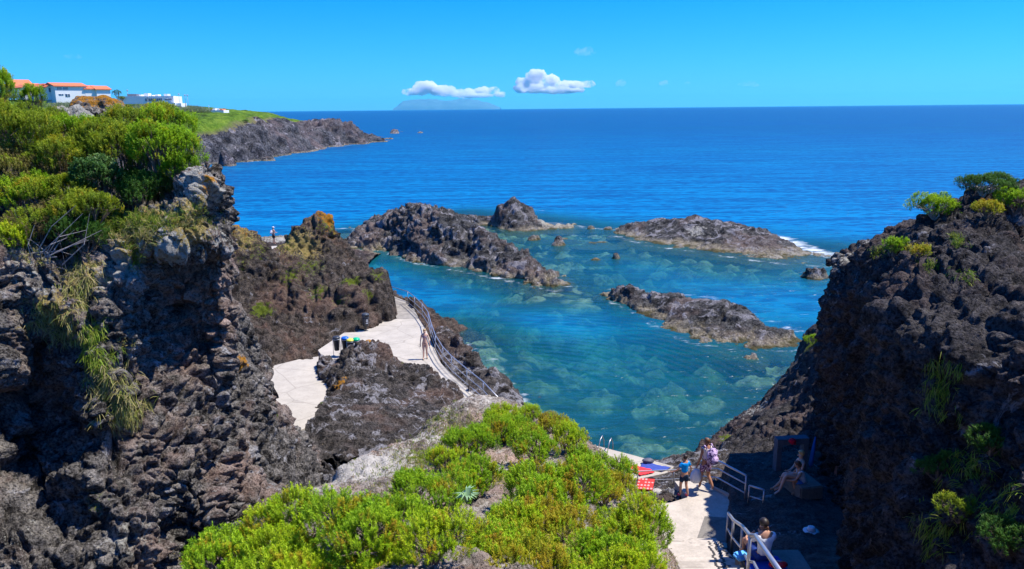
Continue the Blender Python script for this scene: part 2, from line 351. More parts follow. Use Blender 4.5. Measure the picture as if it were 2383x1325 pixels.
body = n.mix(n.math('MULTIPLY', n.rng(n.math('ADD', n.math('MULTIPLY', w1, .6), n.math('MULTIPLY', w2, .4)), .45, .55, 0, .78), n.rng(dep, 1., 5., .35, 1.)), body, (.0, .042, .15))  # ripple shading put into the water colour along the wave noise
dif = n.n('ShaderNodeBsdfDiffuse', {'Color': body})
tr = n.n('ShaderNodeBsdfTransparent', {'Color': n.mix(n.rng(dep, .2, 2.6), (.80, .96, .90), (.22, .76, .72))})
murk = n.math('SUBTRACT', 1., n.math('EXPONENT', n.math('MULTIPLY', dep, -.24)))
murk = n.rng(murk, .08, .74, .12, 1.)
m1 = n.n('ShaderNodeMixShader', {0: murk, 1: tr.outputs[0], 2: dif.outputs[0]})
h = n.math('ADD', n.math('MULTIPLY', w1, 1.3), n.math('ADD', n.math('MULTIPLY', w2, 2.6), n.math('MULTIPLY', w3, .22)))
rc_ = Zp(1150, 940, 0); wv = n.n('ShaderNodeTexWave', {'Scale': .42, 'Distortion': 2.2, 'Detail': 2, 'Vector': n.n('ShaderNodeVectorMath', {0: n.pos(), 1: tuple(rc_)}, operation='SUBTRACT').outputs[0]}, wave_type='RINGS', rings_direction='SPHERICAL')
rd = n.n('ShaderNodeVectorMath', {0: n.pos(), 1: tuple(Zp(1440, 800, 0))}, operation='DISTANCE').outputs['Value']
h = n.math('ADD', h, n.math('MULTIPLY', wv.outputs[1], n.rng(rd, 13, 4, 0, .35)))
bu = n.bump(h, 1., .22)
gl = n.n('ShaderNodeBsdfGlossy', {'Color': (.9, .95, 1, 1), 'Roughness': .23, 'Normal': bu})
fr = n.n('ShaderNodeFresnel', {'IOR': 1.33, 'Normal': bu}); frc = n.math('MINIMUM', n.math('MULTIPLY', fr.outputs[0], .6), .17)
m2 = n.n('ShaderNodeMixShader', {0: frc, 1: m1.outputs[0], 2: gl.outputs[0]})
fm = n.rng(n.math('ADD', n.math('MULTIPLY', fo, .62), n.math('MULTIPLY', n.noise(1.1, 8, .75, st, 1.), 1.)), .88, 1.12)
m3 = n.n('ShaderNodeMixShader', {0: n.math('MULTIPLY', fm, .9), 1: m2.outputs[0], 2: n.n('ShaderNodeBsdfDiffuse', {'Color': (.74, .78, .80, 1)}).outputs[0]})
n.t.links.new(m3.outputs[0], n.out.inputs[0]); M_sea = n.m
offs = np.clip((np.hypot(X, Y)-60)/500, 0, 1)**.6
tag(npmesh('sea', np.stack([X, Y, X*0], -1).reshape(-1, 3), gridfaces(*X.shape), M_sea, attrs={'depth': Dm.ravel(), 'foam': foam.ravel(), 'offshore': offs.ravel()}), kind='structure')
# seabed with boulders and reef rock
xb = np.arange(-40, 56, .22); yb = np.arange(22, 112, .22); X, Y = np.meshgrid(xb, yb, indexing='ij')
zb = -np.clip(seab(X, Y), .15, 9); P = np.stack([X, Y, X*0], -1).reshape(-1, 3)
f1, f2 = worley(P/2.1+fbm(P/3, 2)[:, None]*.35); lump = (np.clip(.62-f1, 0, 1)*1.9).reshape(X.shape)
sm = np.clip(-zb/1.2, .15, 1)
g1, g2 = worley(P/.75+3); lump = np.clip(lump+.55*np.clip(.55-g1, 0, 1).reshape(X.shape)*(fbm(P/4+2, 2).reshape(X.shape) > 0), 0, 2)
zb2 = zb-.35*sm+lump*sm*.8+fbm(P/1.1+9, 4, .6).reshape(X.shape)*.34*sm
n = NT('seabed rock'); a = n.noise(1.3, 6, .7); b = n.noise(6, 5, .7)
sa = n.attr('stone').outputs['Fac']
c = n.mix(n.rng(n.math('ADD', a, n.math('MULTIPLY', b, .5)), .6, .95), (.05, .055, .03), (.36, .35, .22))
c = n.mix(n.rng(sa, .22, .40), (.015, .035, .035), c); c = n.mix(n.rng(n.noise(.5, 4, .6), .52, .62, 0, .6), c, (.10, .13, .03))
caus = n.n('ShaderNodeTexVoronoi', {'Scale': 1.6, 'Vector': n.pos()}, feature='DISTANCE_TO_EDGE')
M_bed = n.fin(c, .9, n.bump(b, 1, .1), spec=.1)
tag(npmesh('seabed', np.stack([X, Y, zb2], -1).reshape(-1, 3), gridfaces(*X.shape), M_bed, attrs={'stone': lump.ravel()}), kind='structure')
bm = bmesh.new(); bx(bm, (0, 21500, -45), (92000, 44000, 1)); tag(bmobj('deep_seabed', bm, plain('deep silt', (.01, .03, .05))), kind='structure')

# ------------------------------------------------------------------ sea rocks (islets): waterline and ridge points
def islet(name, label, front, ridge, back, step, a, s, mat=None, mid=(), group=None, cat='rock', seed=0., lich=(), tail=None):
    sp_ = {'lich': [(Zp(x, y, .3), r, k) for x, y, r, k in lich]}
    c = [Zp(x, y, -.15) for x, y in front]
    for x, y in front:
        p = Zp(x, y, 0); c.append(Vector((p.x, p.y-1.6, -1.3)))
    R = [Dp(x, y, d) for x, y, d in ridge]; c += R
    c += [Dp(x, y, d) for x, y, d in mid]
    c += [Vector((p.x, p.y+back*.6, p.z*.25-.2)) for p in R]+[Vector((p.x, p.y+back*1.5, -1.8)) for p in R]
    c += [Vector((p.x+dx*1.6, p.y, -1.4)) for p, dx in ((min(R, key=lambda q: q.x), -1), (max(R, key=lambda q: q.x), 1))]
    xs_ = [p.x for p in c]; ys_ = [p.y for p in c]
    o = hfield(name, c, (min(xs_)-1, max(xs_)+1, min(ys_)-.5, max(ys_)+1), step, mat or M_isle, s=s, a=a, zmin=-.5, seed=seed, spots=sp_)
    return tag(o, label, cat, group)
islet('lava_islet', 'largest dark lava islet with pale grey veins and a long low tail running right',
  [(822, 532), (830, 545), (905, 590), (890, 600), (960, 612), (1040, 622), (1100, 637), (1150, 648), (1200, 657), (1240, 674), (1290, 680), (1322, 668)],
  [(835, 520, 97), (870, 500, 94), (920, 494, 91), (958, 474, 89), (1000, 470, 87), (1040, 486, 85), (1100, 508, 82), (1130, 528, 79), (1180, 558, 76), (1225, 580, 73.5), (1240, 606, 71), (1270, 630, 68.5), (1310, 656, 66)],
  5, .13, 1.0, 2.1, mid=[(1000, 528, 80), (940, 545, 82), (1080, 560, 77), (1130, 600, 73), (1020, 590, 75.5), (900, 575, 84)])
islet('reef_rock', 'low tan edged rock lobe in the channel just left of the largest islet', [(815, 568), (840, 580), (880, 588), (905, 588)], [(835, 560, 88), (865, 557, 88), (895, 560, 87)], 2, .14, .35, 1.3, seed=3)
islet('lava_islet', 'pointed dark lava islet with tan foot behind the largest islet', [(1085, 510), (1140, 528), (1180, 540), (1230, 542), (1275, 534), (1340, 524)],
  [(1085, 497, 103), (1135, 500, 102), (1160, 476, 101.5), (1195, 459, 101), (1215, 470, 101), (1235, 488, 101), (1245, 508, 99), (1275, 520, 98), (1335, 518, 99)], 4, .16, .55, 1.7, seed=11, lich=((1110, 505, 4, 1.), (1300, 522, 3.5, 1.), (1235, 490, 1.6, .8)))
islet('lava_islet', 'long rugged lava islet far right with white surf along its far side',
  [(1428, 548), (1440, 562), (1500, 571), (1560, 581), (1650, 591), (1700, 601), (1800, 613), (1850, 619), (1930, 622), (1985, 612)],
  [(1432, 540, 96), (1455, 521, 95), (1500, 517, 94.5), (1540, 508, 94), (1565, 516, 93), (1600, 511, 92), (1622, 504, 91), (1645, 508, 90.5), (1662, 524, 90), (1690, 524, 89), (1705, 517, 88), (1735, 524, 87), (1780, 529, 86), (1812, 555, 84), (1850, 574, 82), (1900, 590, 79.5), (1990, 603, 77)],
  4, .16, .42, 2.1, mid=[(1560, 555, 87), (1700, 570, 82), (1800, 590, 79), (1630, 563, 85), (1930, 606, 76.5), (1880, 608, 77)], seed=21, lich=((1900, 605, 5, 1.1), (1970, 606, 4, 1.1), (1840, 606, 3, .8), (1625, 556, 1.6, 1.1), (1445, 548, 3, .8)))
islet('lava_islet', 'nearest long lava islet with a green tide pool at its right end', [(1392, 690), (1440, 712), (1495, 736), (1530, 766), (1600, 797), (1640, 807), (1730, 818), (1770, 822), (1800, 818), (1868, 816)],
  [(1400, 680, 62), (1440, 671, 60.5), (1480, 671, 59.5), (1520, 686, 58.3), (1580, 688, 57), (1640, 697, 55.3), (1685, 716, 54.5), (1720, 708, 53.2), (1745, 725, 52), (1765, 745, 51), (1800, 764, 50), (1850, 772, 49), (1870, 786, 48.5)],
  2.6, .10, .48, 1.7, mid=[(1560, 740, 52.5), (1650, 762, 50.5), (1720, 775, 49.5)], seed=31)
for i, (x0, x1, yb_, yt, lab, sd) in enumerate([(1215, 1268, 562, 546, 'small jagged rock awash beside the pointed islet', 4), (1281, 1319, 572, 549, 'squat round dark rock alone in the shallows between the islets', 6), (1423, 1442, 603, 589, 'tiny dark rock standing highest right of a flat awash rock', 8), (1370, 1400, 607, 600, 'flat rock barely above the water left of a tiny dark rock', 9),
     (1360, 1390, 534, 525, 'low tan rock in the surf left of its twin, far side of lagoon', 12), (1398, 1432, 536, 527, 'low tan rock in the surf just before the long right islet', 13), (1846, 1950, 655, 622, 'dark rounded rock with pale foot in front of the right cliff edge', 14), (1725, 1775, 838, 820, 'small dark rock at the near foot of the nearest long islet', 15),
     (1335, 1450, 571, 563, 'thin tan ledge of rock reaching left from the long right islet', 16), (592, 652, 376, 364, 'flat tan reef in front of the far headland cliff', 17), (900, 936, 311, 300, 'low pale skerry off the tip of the headland', 2.3), (965, 990, 310, 306, 'faint tiny skerry farthest off the headland tip', 19)]):
    xm = (x0+x1)/2; d = Zp(xm, yb_, 0).y; dd = (x1-x0)/FPX*d*.35; st = max(.08, d/1500)
    islet('sea_rock', lab, [(x0+2, (yb_+yt)/2+2), (x0*.7+x1*.3, yb_), (x0*.3+x1*.7, yb_), (x1-2, (yb_+yt)/2+2)], [(x0*.7+x1*.3, yt+2, d+dd), (xm, yt, d+dd), (x0*.3+x1*.7, yt+1, d+dd)], max(dd, .5), st, .10+.10*(yb_-yt)/20, 1.2, seed=sd*7., group='small rocks awash around the lagoon', cat='sea rock')

# ------------------------------------------------------------------ far headland
hp = [Zp(x, y, -.5) for x, y in ((430, 395), (480, 388), (530, 384), (590, 378), (640, 368), (700, 358), (760, 348), (820, 340), (870, 334), (912, 326))]
hp += [Vector((p.x+3, p.y-8, -5)) for p in hp]
hp += [Dp(*t) for t in ((420, 304, 228), (450, 298, 232), (520, 296, 240), (560, 294, 250), (600, 294, 262), (640, 296, 275), (655, 306, 290), (675, 281, 305), (700, 300, 315), (722, 312, 320), (745, 304, 335), (785, 292, 355), (820, 290, 362), (835, 300, 366), (850, 314, 372), (880, 323, 380), (905, 325, 392),
       (430, 330, 218), (520, 340, 222), (600, 335, 245), (700, 330, 290), (800, 325, 350), (480, 262, 300), (540, 265, 300), (590, 278, 296), (420, 250, 300), (300, 249, 292), (150, 243, 290), (0, 240, 290), (-200, 235, 290), (420, 246, 340), (300, 243, 340), (100, 236, 340), (-100, 232, 340), (560, 264, 345), (510, 257, 400), (400, 245, 420),
       (480, 275, 262), (400, 270, 262), (300, 280, 240), (150, 290, 230), (350, 330, 205), (250, 340, 195), (100, 350, 190), (-200, 350, 190), (420, 285, 240), (620, 310, 330), (650, 305, 350), (590, 279, 330))]
hp += [Vector((p.x+12, p.y+26, -3)) for p in [Dp(*t) for t in ((640, 285, 300), (700, 290, 325), (790, 284, 360), (850, 305, 372))]]+[Dp(620, 262, 480), Vector((-120, 520, -3)), Vector((-60, 420, -5))]
def head_extra(V, at):
    g = np.clip((V[:, 2]-6.0)/3.5, 0, 1); gx = 1-np.clip((V[:, 0]+86-(V[:, 1]-240)*-.02)/10, 0, 1)
    at['grass'] = g*gx
n = NT('headland ground')
src = M_head
def head_mat():
    m = M_head.copy(); m.name = 'headland ground'; t = m.node_tree
    p = next(x for x in t.nodes if x.type == 'BSDF_PRINCIPLED'); old = p.inputs['Base Color'].links[0].from_socket
    a = t.nodes.new('ShaderNodeAttribute'); a.attribute_name = 'grass'
    g = t.nodes.new('ShaderNodeNewGeometry'); nz = t.nodes.new('ShaderNodeTexNoise'); nz.inputs['Scale'].default_value = .16; nz.inputs['Detail'].default_value = 7; nz.inputs['Roughness'].default_value = .7
    t.links.new(g.outputs['Position'], nz.inputs['Vector'])
    nb = t.nodes.new('ShaderNodeTexNoise'); nb.inputs['Scale'].default_value = .8; nb.inputs['Detail'].default_value = 6; t.links.new(g.outputs['Position'], nb.inputs['Vector'])
    r = t.nodes.new('ShaderNodeValToRGB'); r.color_ramp.elements[0].position = .35; r.color_ramp.elements[0].color = (.05, .085, .012, 1); r.color_ramp.elements[1].position = .62; r.color_ramp.elements[1].color = (.26, .38, .04, 1)
    e = r.color_ramp.elements.new(.5); e.color = (.14, .27, .02, 1); t.links.new(nz.outputs[0], r.inputs[0])
    mm = t.nodes.new('ShaderNodeMix'); mm.data_type = 'RGBA'; mm.blend_type = 'MULTIPLY'; mm.inputs[0].default_value = .6; t.links.new(r.outputs[0], mm.inputs[6]); t.links.new(nb.outputs[0], mm.inputs[7])
    dry = t.nodes.new('ShaderNodeMix'); dry.data_type = 'RGBA'; dry.inputs[7].default_value = (.22, .17, .10, 1)
    s1 = t.nodes.new('ShaderNodeMapRange'); s1.inputs[1].default_value = .25; s1.inputs[2].default_value = .75; s1.inputs[3].default_value = 1; s1.inputs[4].default_value = 0
    t.links.new(a.outputs['Fac'], s1.inputs[0]); t.links.new(s1.outputs[0], dry.inputs[0]); t.links.new(mm.outputs[2], dry.inputs[6])
    add = t.nodes.new('ShaderNodeMath'); add.operation = 'ADD'; t.links.new(a.outputs['Fac'], add.inputs[0]); sb = t.nodes.new('ShaderNodeMath'); sb.operation = 'MULTIPLY_ADD'; sb.inputs[1].default_value = .9; sb.inputs[2].default_value = -.45
    t.links.new(nb.outputs[0], sb.inputs[0]); t.links.new(sb.outputs[0], add.inputs[1])
    mr = t.nodes.new('ShaderNodeMapRange'); mr.inputs[1].default_value = .28; mr.inputs[2].default_value = .42; t.links.new(add.outputs[0], mr.inputs[0])
    fm = t.nodes.new('ShaderNodeMix'); fm.data_type = 'RGBA'; t.links.new(mr.outputs[0], fm.inputs[0]); t.links.new(old, fm.inputs[6]); t.links.new(dry.outputs[2], fm.inputs[7])
    t.links.new(fm.outputs[2], p.inputs['Base Color']); return m
HF = rbf(hp)
def head_flat(X, Y, Z): return Z
def build_head():
    step = .75; x0, x1, y0, y1 = -260, -30, 170, 540
    X, Y = np.meshgrid(np.arange(x0, x1, step), np.arange(y0, y1, step), indexing='ij'); Z = HF(X, Y)
    G0 = np.stack([X, Y, Z], -1); G, d = rough(G0, 7.0, 3.0, seed=40, warp=.3)
    gr = (np.clip((Z-7.)/3.5, 0, 1)*(1-np.clip((X+92+(Y-260)*.10)/8, 0, 1)))[..., None]
    G2 = G0+(G-G0)*(1-gr*.72); V = G2.reshape(-1, 3); Fq = gridfaces(*X.shape); Fq = Fq[V[Fq][:, :, 2].max(1) > -.6]
    o = finish('headland', V, Fq, head_mat(), {}, lambda V, at: at.update({'grass': (lambda z, x, y: np.clip((z-7.)/3.5, 0, 1)*(1-np.clip((x+92+(y-260)*.10)/8, 0, 1)))(V[:, 2], V[:, 0], V[:, 1])}))
    tag(o, kind='structure')
build_head()

# ------------------------------------------------------------------ pavements
path = [Zp(x, y, 2) for x, y in ((905, 745), (930, 742), (975, 742), (990, 765), (1006, 800), (1026, 845), (1052, 872), (1088, 903), (1126, 936), (1165, 972), (1230, 1000), (1320, 1020), (1390, 1038), (1475, 1060), (1568, 1086), (1556, 1100), (1440, 1125), (1300, 1120), (1200, 1080), (1050, 980), (980, 925), (840, 850), (770, 860), (740, 815), (800, 775), (860, 755))]
tag(poly_slab('path', path, 2.0, M_conc, 1.2), kind='structure')
ramp = [Zp(x, y, 2) for x, y in ((975, 741.5), (930, 741.5), (905, 744.5), (880, 735), (880, 690), (908, 686), (948, 702), (963, 718))]
tag(poly_slab('boardwalk_ramp', ramp, 1.996, M_conc2, 1.2), kind='structure')
patch = [Zp(x, y, 2) for x, y in ((590, 885), (640, 850), (700, 835), (752, 828), (775, 860), (785, 900), (770, 950), (735, 985), (690, 1005), (650, 985), (600, 930))]
tag(poly_slab('pavement_terrace', patch, 1.99, M_conc, .6), kind='structure')
ped = [Zp(x, y, 2.25) for x, y in ((768, 838), (772, 822), (828, 812), (834, 826), (812, 838))]
tag(poly_slab('bin_platform', ped, 2.25, M_conc, .6), kind='structure')

# the outlines the rocks leave free
V_path = [Zp(x, y, 2) for x, y in ((795, 790), (868, 762), (925, 742), (985, 740), (998, 762), (1012, 790), (1030, 845), (1052, 872), (1088, 903), (1126, 936), (1165, 972), (1260, 1005), (1390, 1042), (1475, 1060), (1568, 1084), (1556, 1100), (1440, 1125), (1200, 1050), (1130, 975), (1090, 950), (1080, 925), (1040, 905), (985, 878), (935, 872), (890, 840), (840, 832), (780, 850), (750, 815))]
V_ramp = [Zp(x, y, 2) for x, y in ((985, 742), (922, 744), (921, 725), (912, 700), (905, 690), (908, 684), (948, 702), (963, 718), (980, 730))]
V_patch = [Zp(x, y, 2) for x, y in ((600, 880), (650, 858), (700, 844), (745, 838), (736, 862), (742, 885), (760, 905), (752, 930), (725, 960), (700, 990), (668, 975), (640, 940), (615, 915))]
V_bin = [Zp(x, y, 2.25) for x, y in ((770, 840), (772, 826), (826, 818), (829, 834))]
CARVE = [(V_path, 2, .35), (V_ramp, 2, .35), (V_patch, 2, .35), (V_bin, 2.25, .3)]
# ------------------------------------------------------------------ middle promontory, low shelf, centre rock, shore rock
m1 = [Zp(x, y, 1.8) for x, y in ((922, 745), (870, 763), (800, 786), (745, 836), (700, 846), (640, 862), (600, 872))]
m1 += [Vector((p.x, p.y-1.2, 1.2)) for p in m1]+[Vector((p.x, p.y-4, -1)) for p in m1]
R1 = [(450, 515, 48), (520, 538, 50), (545, 526, 50), (580, 540, 50.5), (608, 570, 51), (630, 606, 51.5), (655, 583, 52), (675, 552, 53), (700, 530, 53.5), (718, 518, 54), (738, 500, 54), (758, 497, 54), (774, 503, 54), (788, 545, 53.5), (800, 572, 53), (830, 610, 52), (858, 628, 50.5), (885, 640, 49.5), (905, 668, 48.5), (918, 708, 47.5)]
m1 += [Dp(*t) for t in R1]
m1 += [Vector((p.x+(2.5 if t[0] > 770 else 0), p.y+(3.0 if t[0] < 790 else 2.0), min(p.z-2.5, 2))) for p, t in ((Dp(*t), t) for t in R1)]
m1 += [Vector((p.x+(5 if t[0] > 770 else 0), p.y+8, -1.5)) for p, t in ((Dp(*t), t) for t in R1)]
m1 += [Dp(*t) for t in ((700, 620, 50), (640, 670, 48.5), (800, 650, 48.6), (870, 690, 47.6), (760, 700, 47.2), (640, 740, 45.5), (560, 640, 48), (560, 740, 45), (700, 780, 44.2), (720, 590, 51.7), (850, 720, 46.3), (505, 640, 47), (450, 700, 45), (755, 560, 52.6))]
def top_extra(spots): return None
sp = {'moss': [(Dp(x, y, d), r, k) for x, y, d, r, k in ((680, 590, 52, 1.6, .85), (560, 575, 50, 1.4, .75), (720, 620, 50, 1.6, .5), (880, 640, 49, .8, .6), (820, 655, 48.5, .9, .8), (800, 710, 47.5, .8, .8), (610, 720, 46, .8, .95), (550, 670, 48, .7, 1.), (760, 530, 53.5, 1.2, .6), (850, 690, 47.5, .6, .8), (560, 620, 49, 1.0, .6), (740, 680, 48, 1., .6), (600, 600, 50, 1.2, .7), (680, 650, 49, 1, .65))],
      'orange': [(Dp(x, y, d), r, k) for x, y, d, r, k in ((758, 508, 54, 1.1, .95), (760, 545, 53.5, .9, .7), (545, 545, 50, 1.2, .8), (700, 560, 53, 1, .5))],
      'dry': [(Dp(x, y, d), r, k) for x, y, d, r, k in ((700, 585, 52, 2.0, .8), (550, 565, 50, 1.8, .8), (735, 530, 54, 1.2, .7), (640, 640, 50, 1.2, .55))]}
o = hfield('rocky_promontory', m1, (-34, -2, 36, 66), .075, M_mid, carve=CARVE, s=1.45, a=.72, zmin=-.8, spots=sp, seed=50)
tag(o, kind='structure')
# low shelf behind it
sh = [Zp(x, y, z) for x, y, z in ((590, 556, -.3), (640, 554, -.3), (700, 545, -.3), (790, 532, -.3), (600, 575, 1.2), (640, 572, 1.3), (700, 565, 1.5), (760, 560, 1.2), (640, 600, 1.3), (600, 610, 1.3), (720, 590, 1.2), (810, 545, -.3), (800, 560, -.2), (450, 560, -.3), (450, 600, 1.2))]
sh += [Vector((p.x, p.y+3, -2)) for p in sh[:4]]+[Zp(640, 640, 1), Zp(500, 640, 1), Zp(820, 600, -1.4), Zp(840, 550, -1.4)]
o = hfield('shore_shelf', sh, (-40, -14, 58, 98), .16, M_shore, s=1.5, a=.30, zmin=-.5, seed=60, spots={'lich': [(Zp(700, 552, .8), 7, .8)]}); tag(o, kind='structure')
pad = [Zp(x, y, 1.75) for x, y in ((612, 574), (655, 572), (668, 590), (660, 640), (600, 640))]
tag(poly_slab('far_pavement', pad, 1.75, M_conc, .4), kind='structure')
# centre rock between the two pavements
m2 = [Zp(x, y, 1.85) for x, y in ((735, 850), (738, 878), (757, 905), (742, 945), (700, 985))]
m2 += [Vector((p.x-1.0, p.y, 1.2)) for p in m2]+[Vector((p.x-4, p.y, .5)) for p in m2]
R2 = [(757, 838, 38.2), (800, 826, 38.6), (825, 808, 38.8), (850, 800, 38.8), (880, 800, 38.5), (905, 815, 38), (935, 842, 37.2), (955, 842, 37), (985, 845, 36.6), (1022, 866, 35.5), (1060, 892, 34.5), (1083, 930, 33), (1088, 952, 32)]
rr = [Dp(*t) for t in R2]; m2 += rr; m2 += [Vector((p.x+.9, p.y+.9, 1.5)) for p in rr[3:]]+[Vector((p.x+3, p.y+3, .6)) for p in rr[3:]]+[Vector((p.x-.2, p.y+1.2, 1.3)) for p in rr[:3]]
m2 += [Dp(*t) for t in ((800, 870, 35.3), (770, 860, 35.8), (830, 900, 33.3), (780, 915, 33.2), (800, 960, 30.8), (860, 940, 32.3), (900, 900, 34.2), (960, 900, 34.2), (1000, 940, 32), (940, 980, 30.3), (860, 1010, 28.8), (780, 1010, 29.8), (720, 1000, 30.5), (1050, 960, 30.9), (740, 1050, 26), (762, 1096, 21.6), (750, 1070, 22.6), (775, 1045, 24.2), (790, 1074, 23), (735, 1130, 21.8), (820, 1080, 26), (920, 1040, 27.2), (680, 1080, 24.0), (700, 1040, 25), (640, 1030, 25), (715, 1110, 23.2), (760, 1130, 24),
                         (650, 1140, 23.5), (620, 1220, 21), (560, 1320, 18), (700, 1180, 22.5), (1000, 1000, 28.6), (700, 1250, 20.5), (870, 1160, 23.5), (1100, 1000, 28), (600, 1400, 15))]
m2 += [Vector((-12.5, 33, -.5)), Vector((-13, 30, .5)), Vector((2, 22, 2))]
m2 += [Dp(790, 985, 30.6)+Vector((0, 0, -.9)), Dp(850, 905, 32.6)+Vector((0, 0, .5)), Dp(740, 1010, 29.6)]
sp = {'moss': [(Dp(x, y, d), r, k) for x, y, d, r, k in ((940, 848, 37, .35, 1), (630, 1000, 31, .5, .9), (745, 925, 33, .4, .9), (680, 985, 31, .6, .9), (870, 1060, 26.5, .5, .5))], 'orange': [(Dp(790, 885, 34.6), .6, .7), (Dp(840, 905, 33), .5, .5)]}
o = hfield('centre_rock', m2, (-13.5, 2, 14, 42), .05, M_mid2, carve=CARVE, s=1.15, a=.50, zmin=.9, seed=72, spots=sp); tag(o, kind='structure')
# shore rock right of the path
m3r = [(1008, 752, 43.6), (1040, 756, 42.6), (1065, 775, 41.5), (1085, 800, 40.5), (1105, 825, 39.3), (1150, 856, 37.4), (1182, 900, 35.2), (1215, 945, 33), (1226, 975, 31.6), (1300, 1010, 29.5), (1390, 1062, 26.3)]
rr = [Dp(*t) for t in m3r]; m3 = list(rr)
m3 += [p+Vector((1.5, .6, 0))-Vector((0, 0, p.z+.3)) for p in rr]+[p+Vector((3, 1.5, 0))-Vector((0, 0, p.z+1.6)) for p in rr]
m3 += [Zp(x, y, 1.2) for x, y in ((1010, 800), (1040, 850), (1075, 880), (1110, 905), (1150, 945), (1190, 985), (1280, 1040))]
m3 += [Dp(*t) for t in ((1060, 830, 39.2), (1120, 890, 36.3), (1170, 945, 33.4))]
o = hfield('shore_rock', m3, (-7.5, 6, 24, 47), .06, M_mid2, carve=CARVE, s=1.2, a=.36, zmin=-.5, seed=83); tag(o, kind='structure')
# ------------------------------------------------------------------ mound in the foreground
msil = [Dp(*t) for t in ((480, 1340, 9.5), (560, 1270, 10.2), (640, 1195, 11.8), (720, 1155, 13), (800, 1085, 15), (870, 1062, 16.2), (940, 1046, 17), (975, 1015, 18), (1010, 985, 18.8), (1060, 962, 19.6), (1110, 960, 20), (1160, 968, 20), (1240, 985, 19.2), (1300, 1005, 18.4), (1345, 1020, 17.5), (1392, 1052, 16.4), (1440, 1090, 15.4), (1456, 1130, 14.4), (1488, 1180, 13.2), (1530, 1250, 11.8), (1560, 1330, 10.2))]
mo = list(msil)
cen = (0.2, 12)
for p in msil:
    v = Vector((p.x-cen[0], p.y-cen[1], 0)).normalized()
    mo += [p+v*.8+Vector((0, 0, -1.4)), p+v*2.2+Vector((0, 0, -4.5))]
mo += [Dp(*t) for t in ((1000, 1325, 7.2), (700, 1325, 7.8), (1300, 1325, 7.8), (1100, 1200, 10.2), (900, 1180, 11.8), (900, 1100, 14.2), (1060, 1050, 16), (1200, 1080, 14.4), (1300, 1150, 12), (1250, 1030, 16.8), (1400, 1200, 11), (1120, 1120, 13.0), (1200, 1250, 9.2), (1450, 1280, 10), (780, 1250, 9.8))]
mo += [Vector(t) for t in ((0, 4, 12), (-3, 4, 11), (3, 4, 11.3), (0, 0, 13.2), (-4, 0, 12.5), (4, 0, 12.5), (-5, 5, 7), (5, 5, 7), (0, -6, 13.2), (-6.5, 5, 5), (6, 5, 6))]
MF = rbf(mo)
def spot(l): return [(Dp(x, y, d), r, k) for x, y, d, r, k in l]
sp = {'lich': spot(((850, 1110, 14.5, 1.4, .9), (700, 1180, 12.5, 1.2, .6), (1100, 985, 18.5, 1.2, .8), (1000, 1040, 16.6, 1, .7), (1200, 1100, 14, 1, .6), (1540, 1290, 11, .8, .7), (1420, 1130, 14.4, .8, .7))),
      'moss': spot(((1040, 1000, 18, .7, .7), (900, 1070, 15.8, .5, .55), (980, 1080, 15, .6, .7), (950, 1120, 14, .5, .6), (1000, 1040, 16.5, .5, .6), (770, 1150, 13, .5, .4))),
      'dry': spot(((1080, 1100, 14, .9, .8), (1200, 1130, 13, 1., .8), (1300, 1280, 9.5, 1.2, .9), (1100, 1060, 15.6, .7, .7), (1180, 975, 19.5, 1., .8), (1500, 1200, 12.8, .6, .8), (1520, 1280, 11, .6, .6)))}
o = hfield('mound', mo, (-8, 7.5, -2, 23), .045, M_mound, s=.75, a=.20, zmin=1.0, seed=91, spots=sp, rid=.8); tag(o, kind='structure')

# ------------------------------------------------------------------ right side: landing, steps, terrace, spur, cliff
LZ = 4.1
land = [Zp(x, y, LZ) for x, y in ((1500, 1175), (1560, 1170), (1600, 1158), (1570, 1120), (1640, 1120), (1665, 1135), (1722, 1172), (1745, 1178), (1790, 1190), (1745, 1262), (1690, 1275), (1545, 1275), (1500, 1250))]
tag(poly_slab('landing', land, LZ, M_steps, .5), kind='structure')
gsl = [Zp(x, y, LZ) for x, y in ((1622, 1254), (1640, 1202), (1702, 1206), (1695, 1262), (1660, 1264))]
tag(poly_slab('landing_patch', gsl, LZ+.006, M_dkconc, .012), kind='structure')
st0 = Zp(1610, 1266, LZ); stw = 2.6
bm = bmesh.new()
# flight of steps climbing towards the viewer
for i in range(26):
    y1 = st0.y-i*.34; z1 = LZ+.155*(i+1); xa = 3.55-.055*i; xb_ = 5.15-.055*i; bx(bm, ((xa+xb_)/2, y1-.17, z1-.35), (xb_-xa, .355, .70))
tag(bmobj('steps', bm, M_steps), kind='structure')
M_floor = rock_mat('shade darkened trodden ground', (.035, .033, .032), (.13, .12, .11), fs=1.5, bumpd=.012)  # trodden ground made darker, the terrace shade put into its colour
tr_ = [Zp(x, y, 4.3) for x, y in ((1740, 1180), (1760, 1115), (1800, 1090), (1860, 1085), (1950, 1150), (2050, 1200))]
tc = [Vector((p.x, p.y, 4.25)) for p in tr_]+[Zp(x, y, 4.5) for x, y in ((1790, 1170), (1850, 1160), (1920, 1190))]+[Zp(x, y, 4.85) for x, y in ((1888, 1240), (1830, 1250), (1960, 1260))]+[Zp(x, y, 5.9) for x, y in ((1800, 1325), (1900, 1330), (2000, 1340))]
tc += [Vector((5.6, 12.5, 6.4)), Vector((9, 12.5, 6.2)), Vector((6, 9, 8)), Vector((9.5, 9, 8)), Vector((5.4, 17.6, 4.2)), Vector((5.4, 16, 4.7))]
o = hfield('terrace_ground', tc, (3.2, 12, 8, 23), .05, M_floor, s=.9, a=.09, zmin=0, seed=99, flat=lambda X, Y, Z: Z-np.clip((6.15-(20.2-Y)*.27)-X, 0, 2)*4); tag(o, kind='structure')
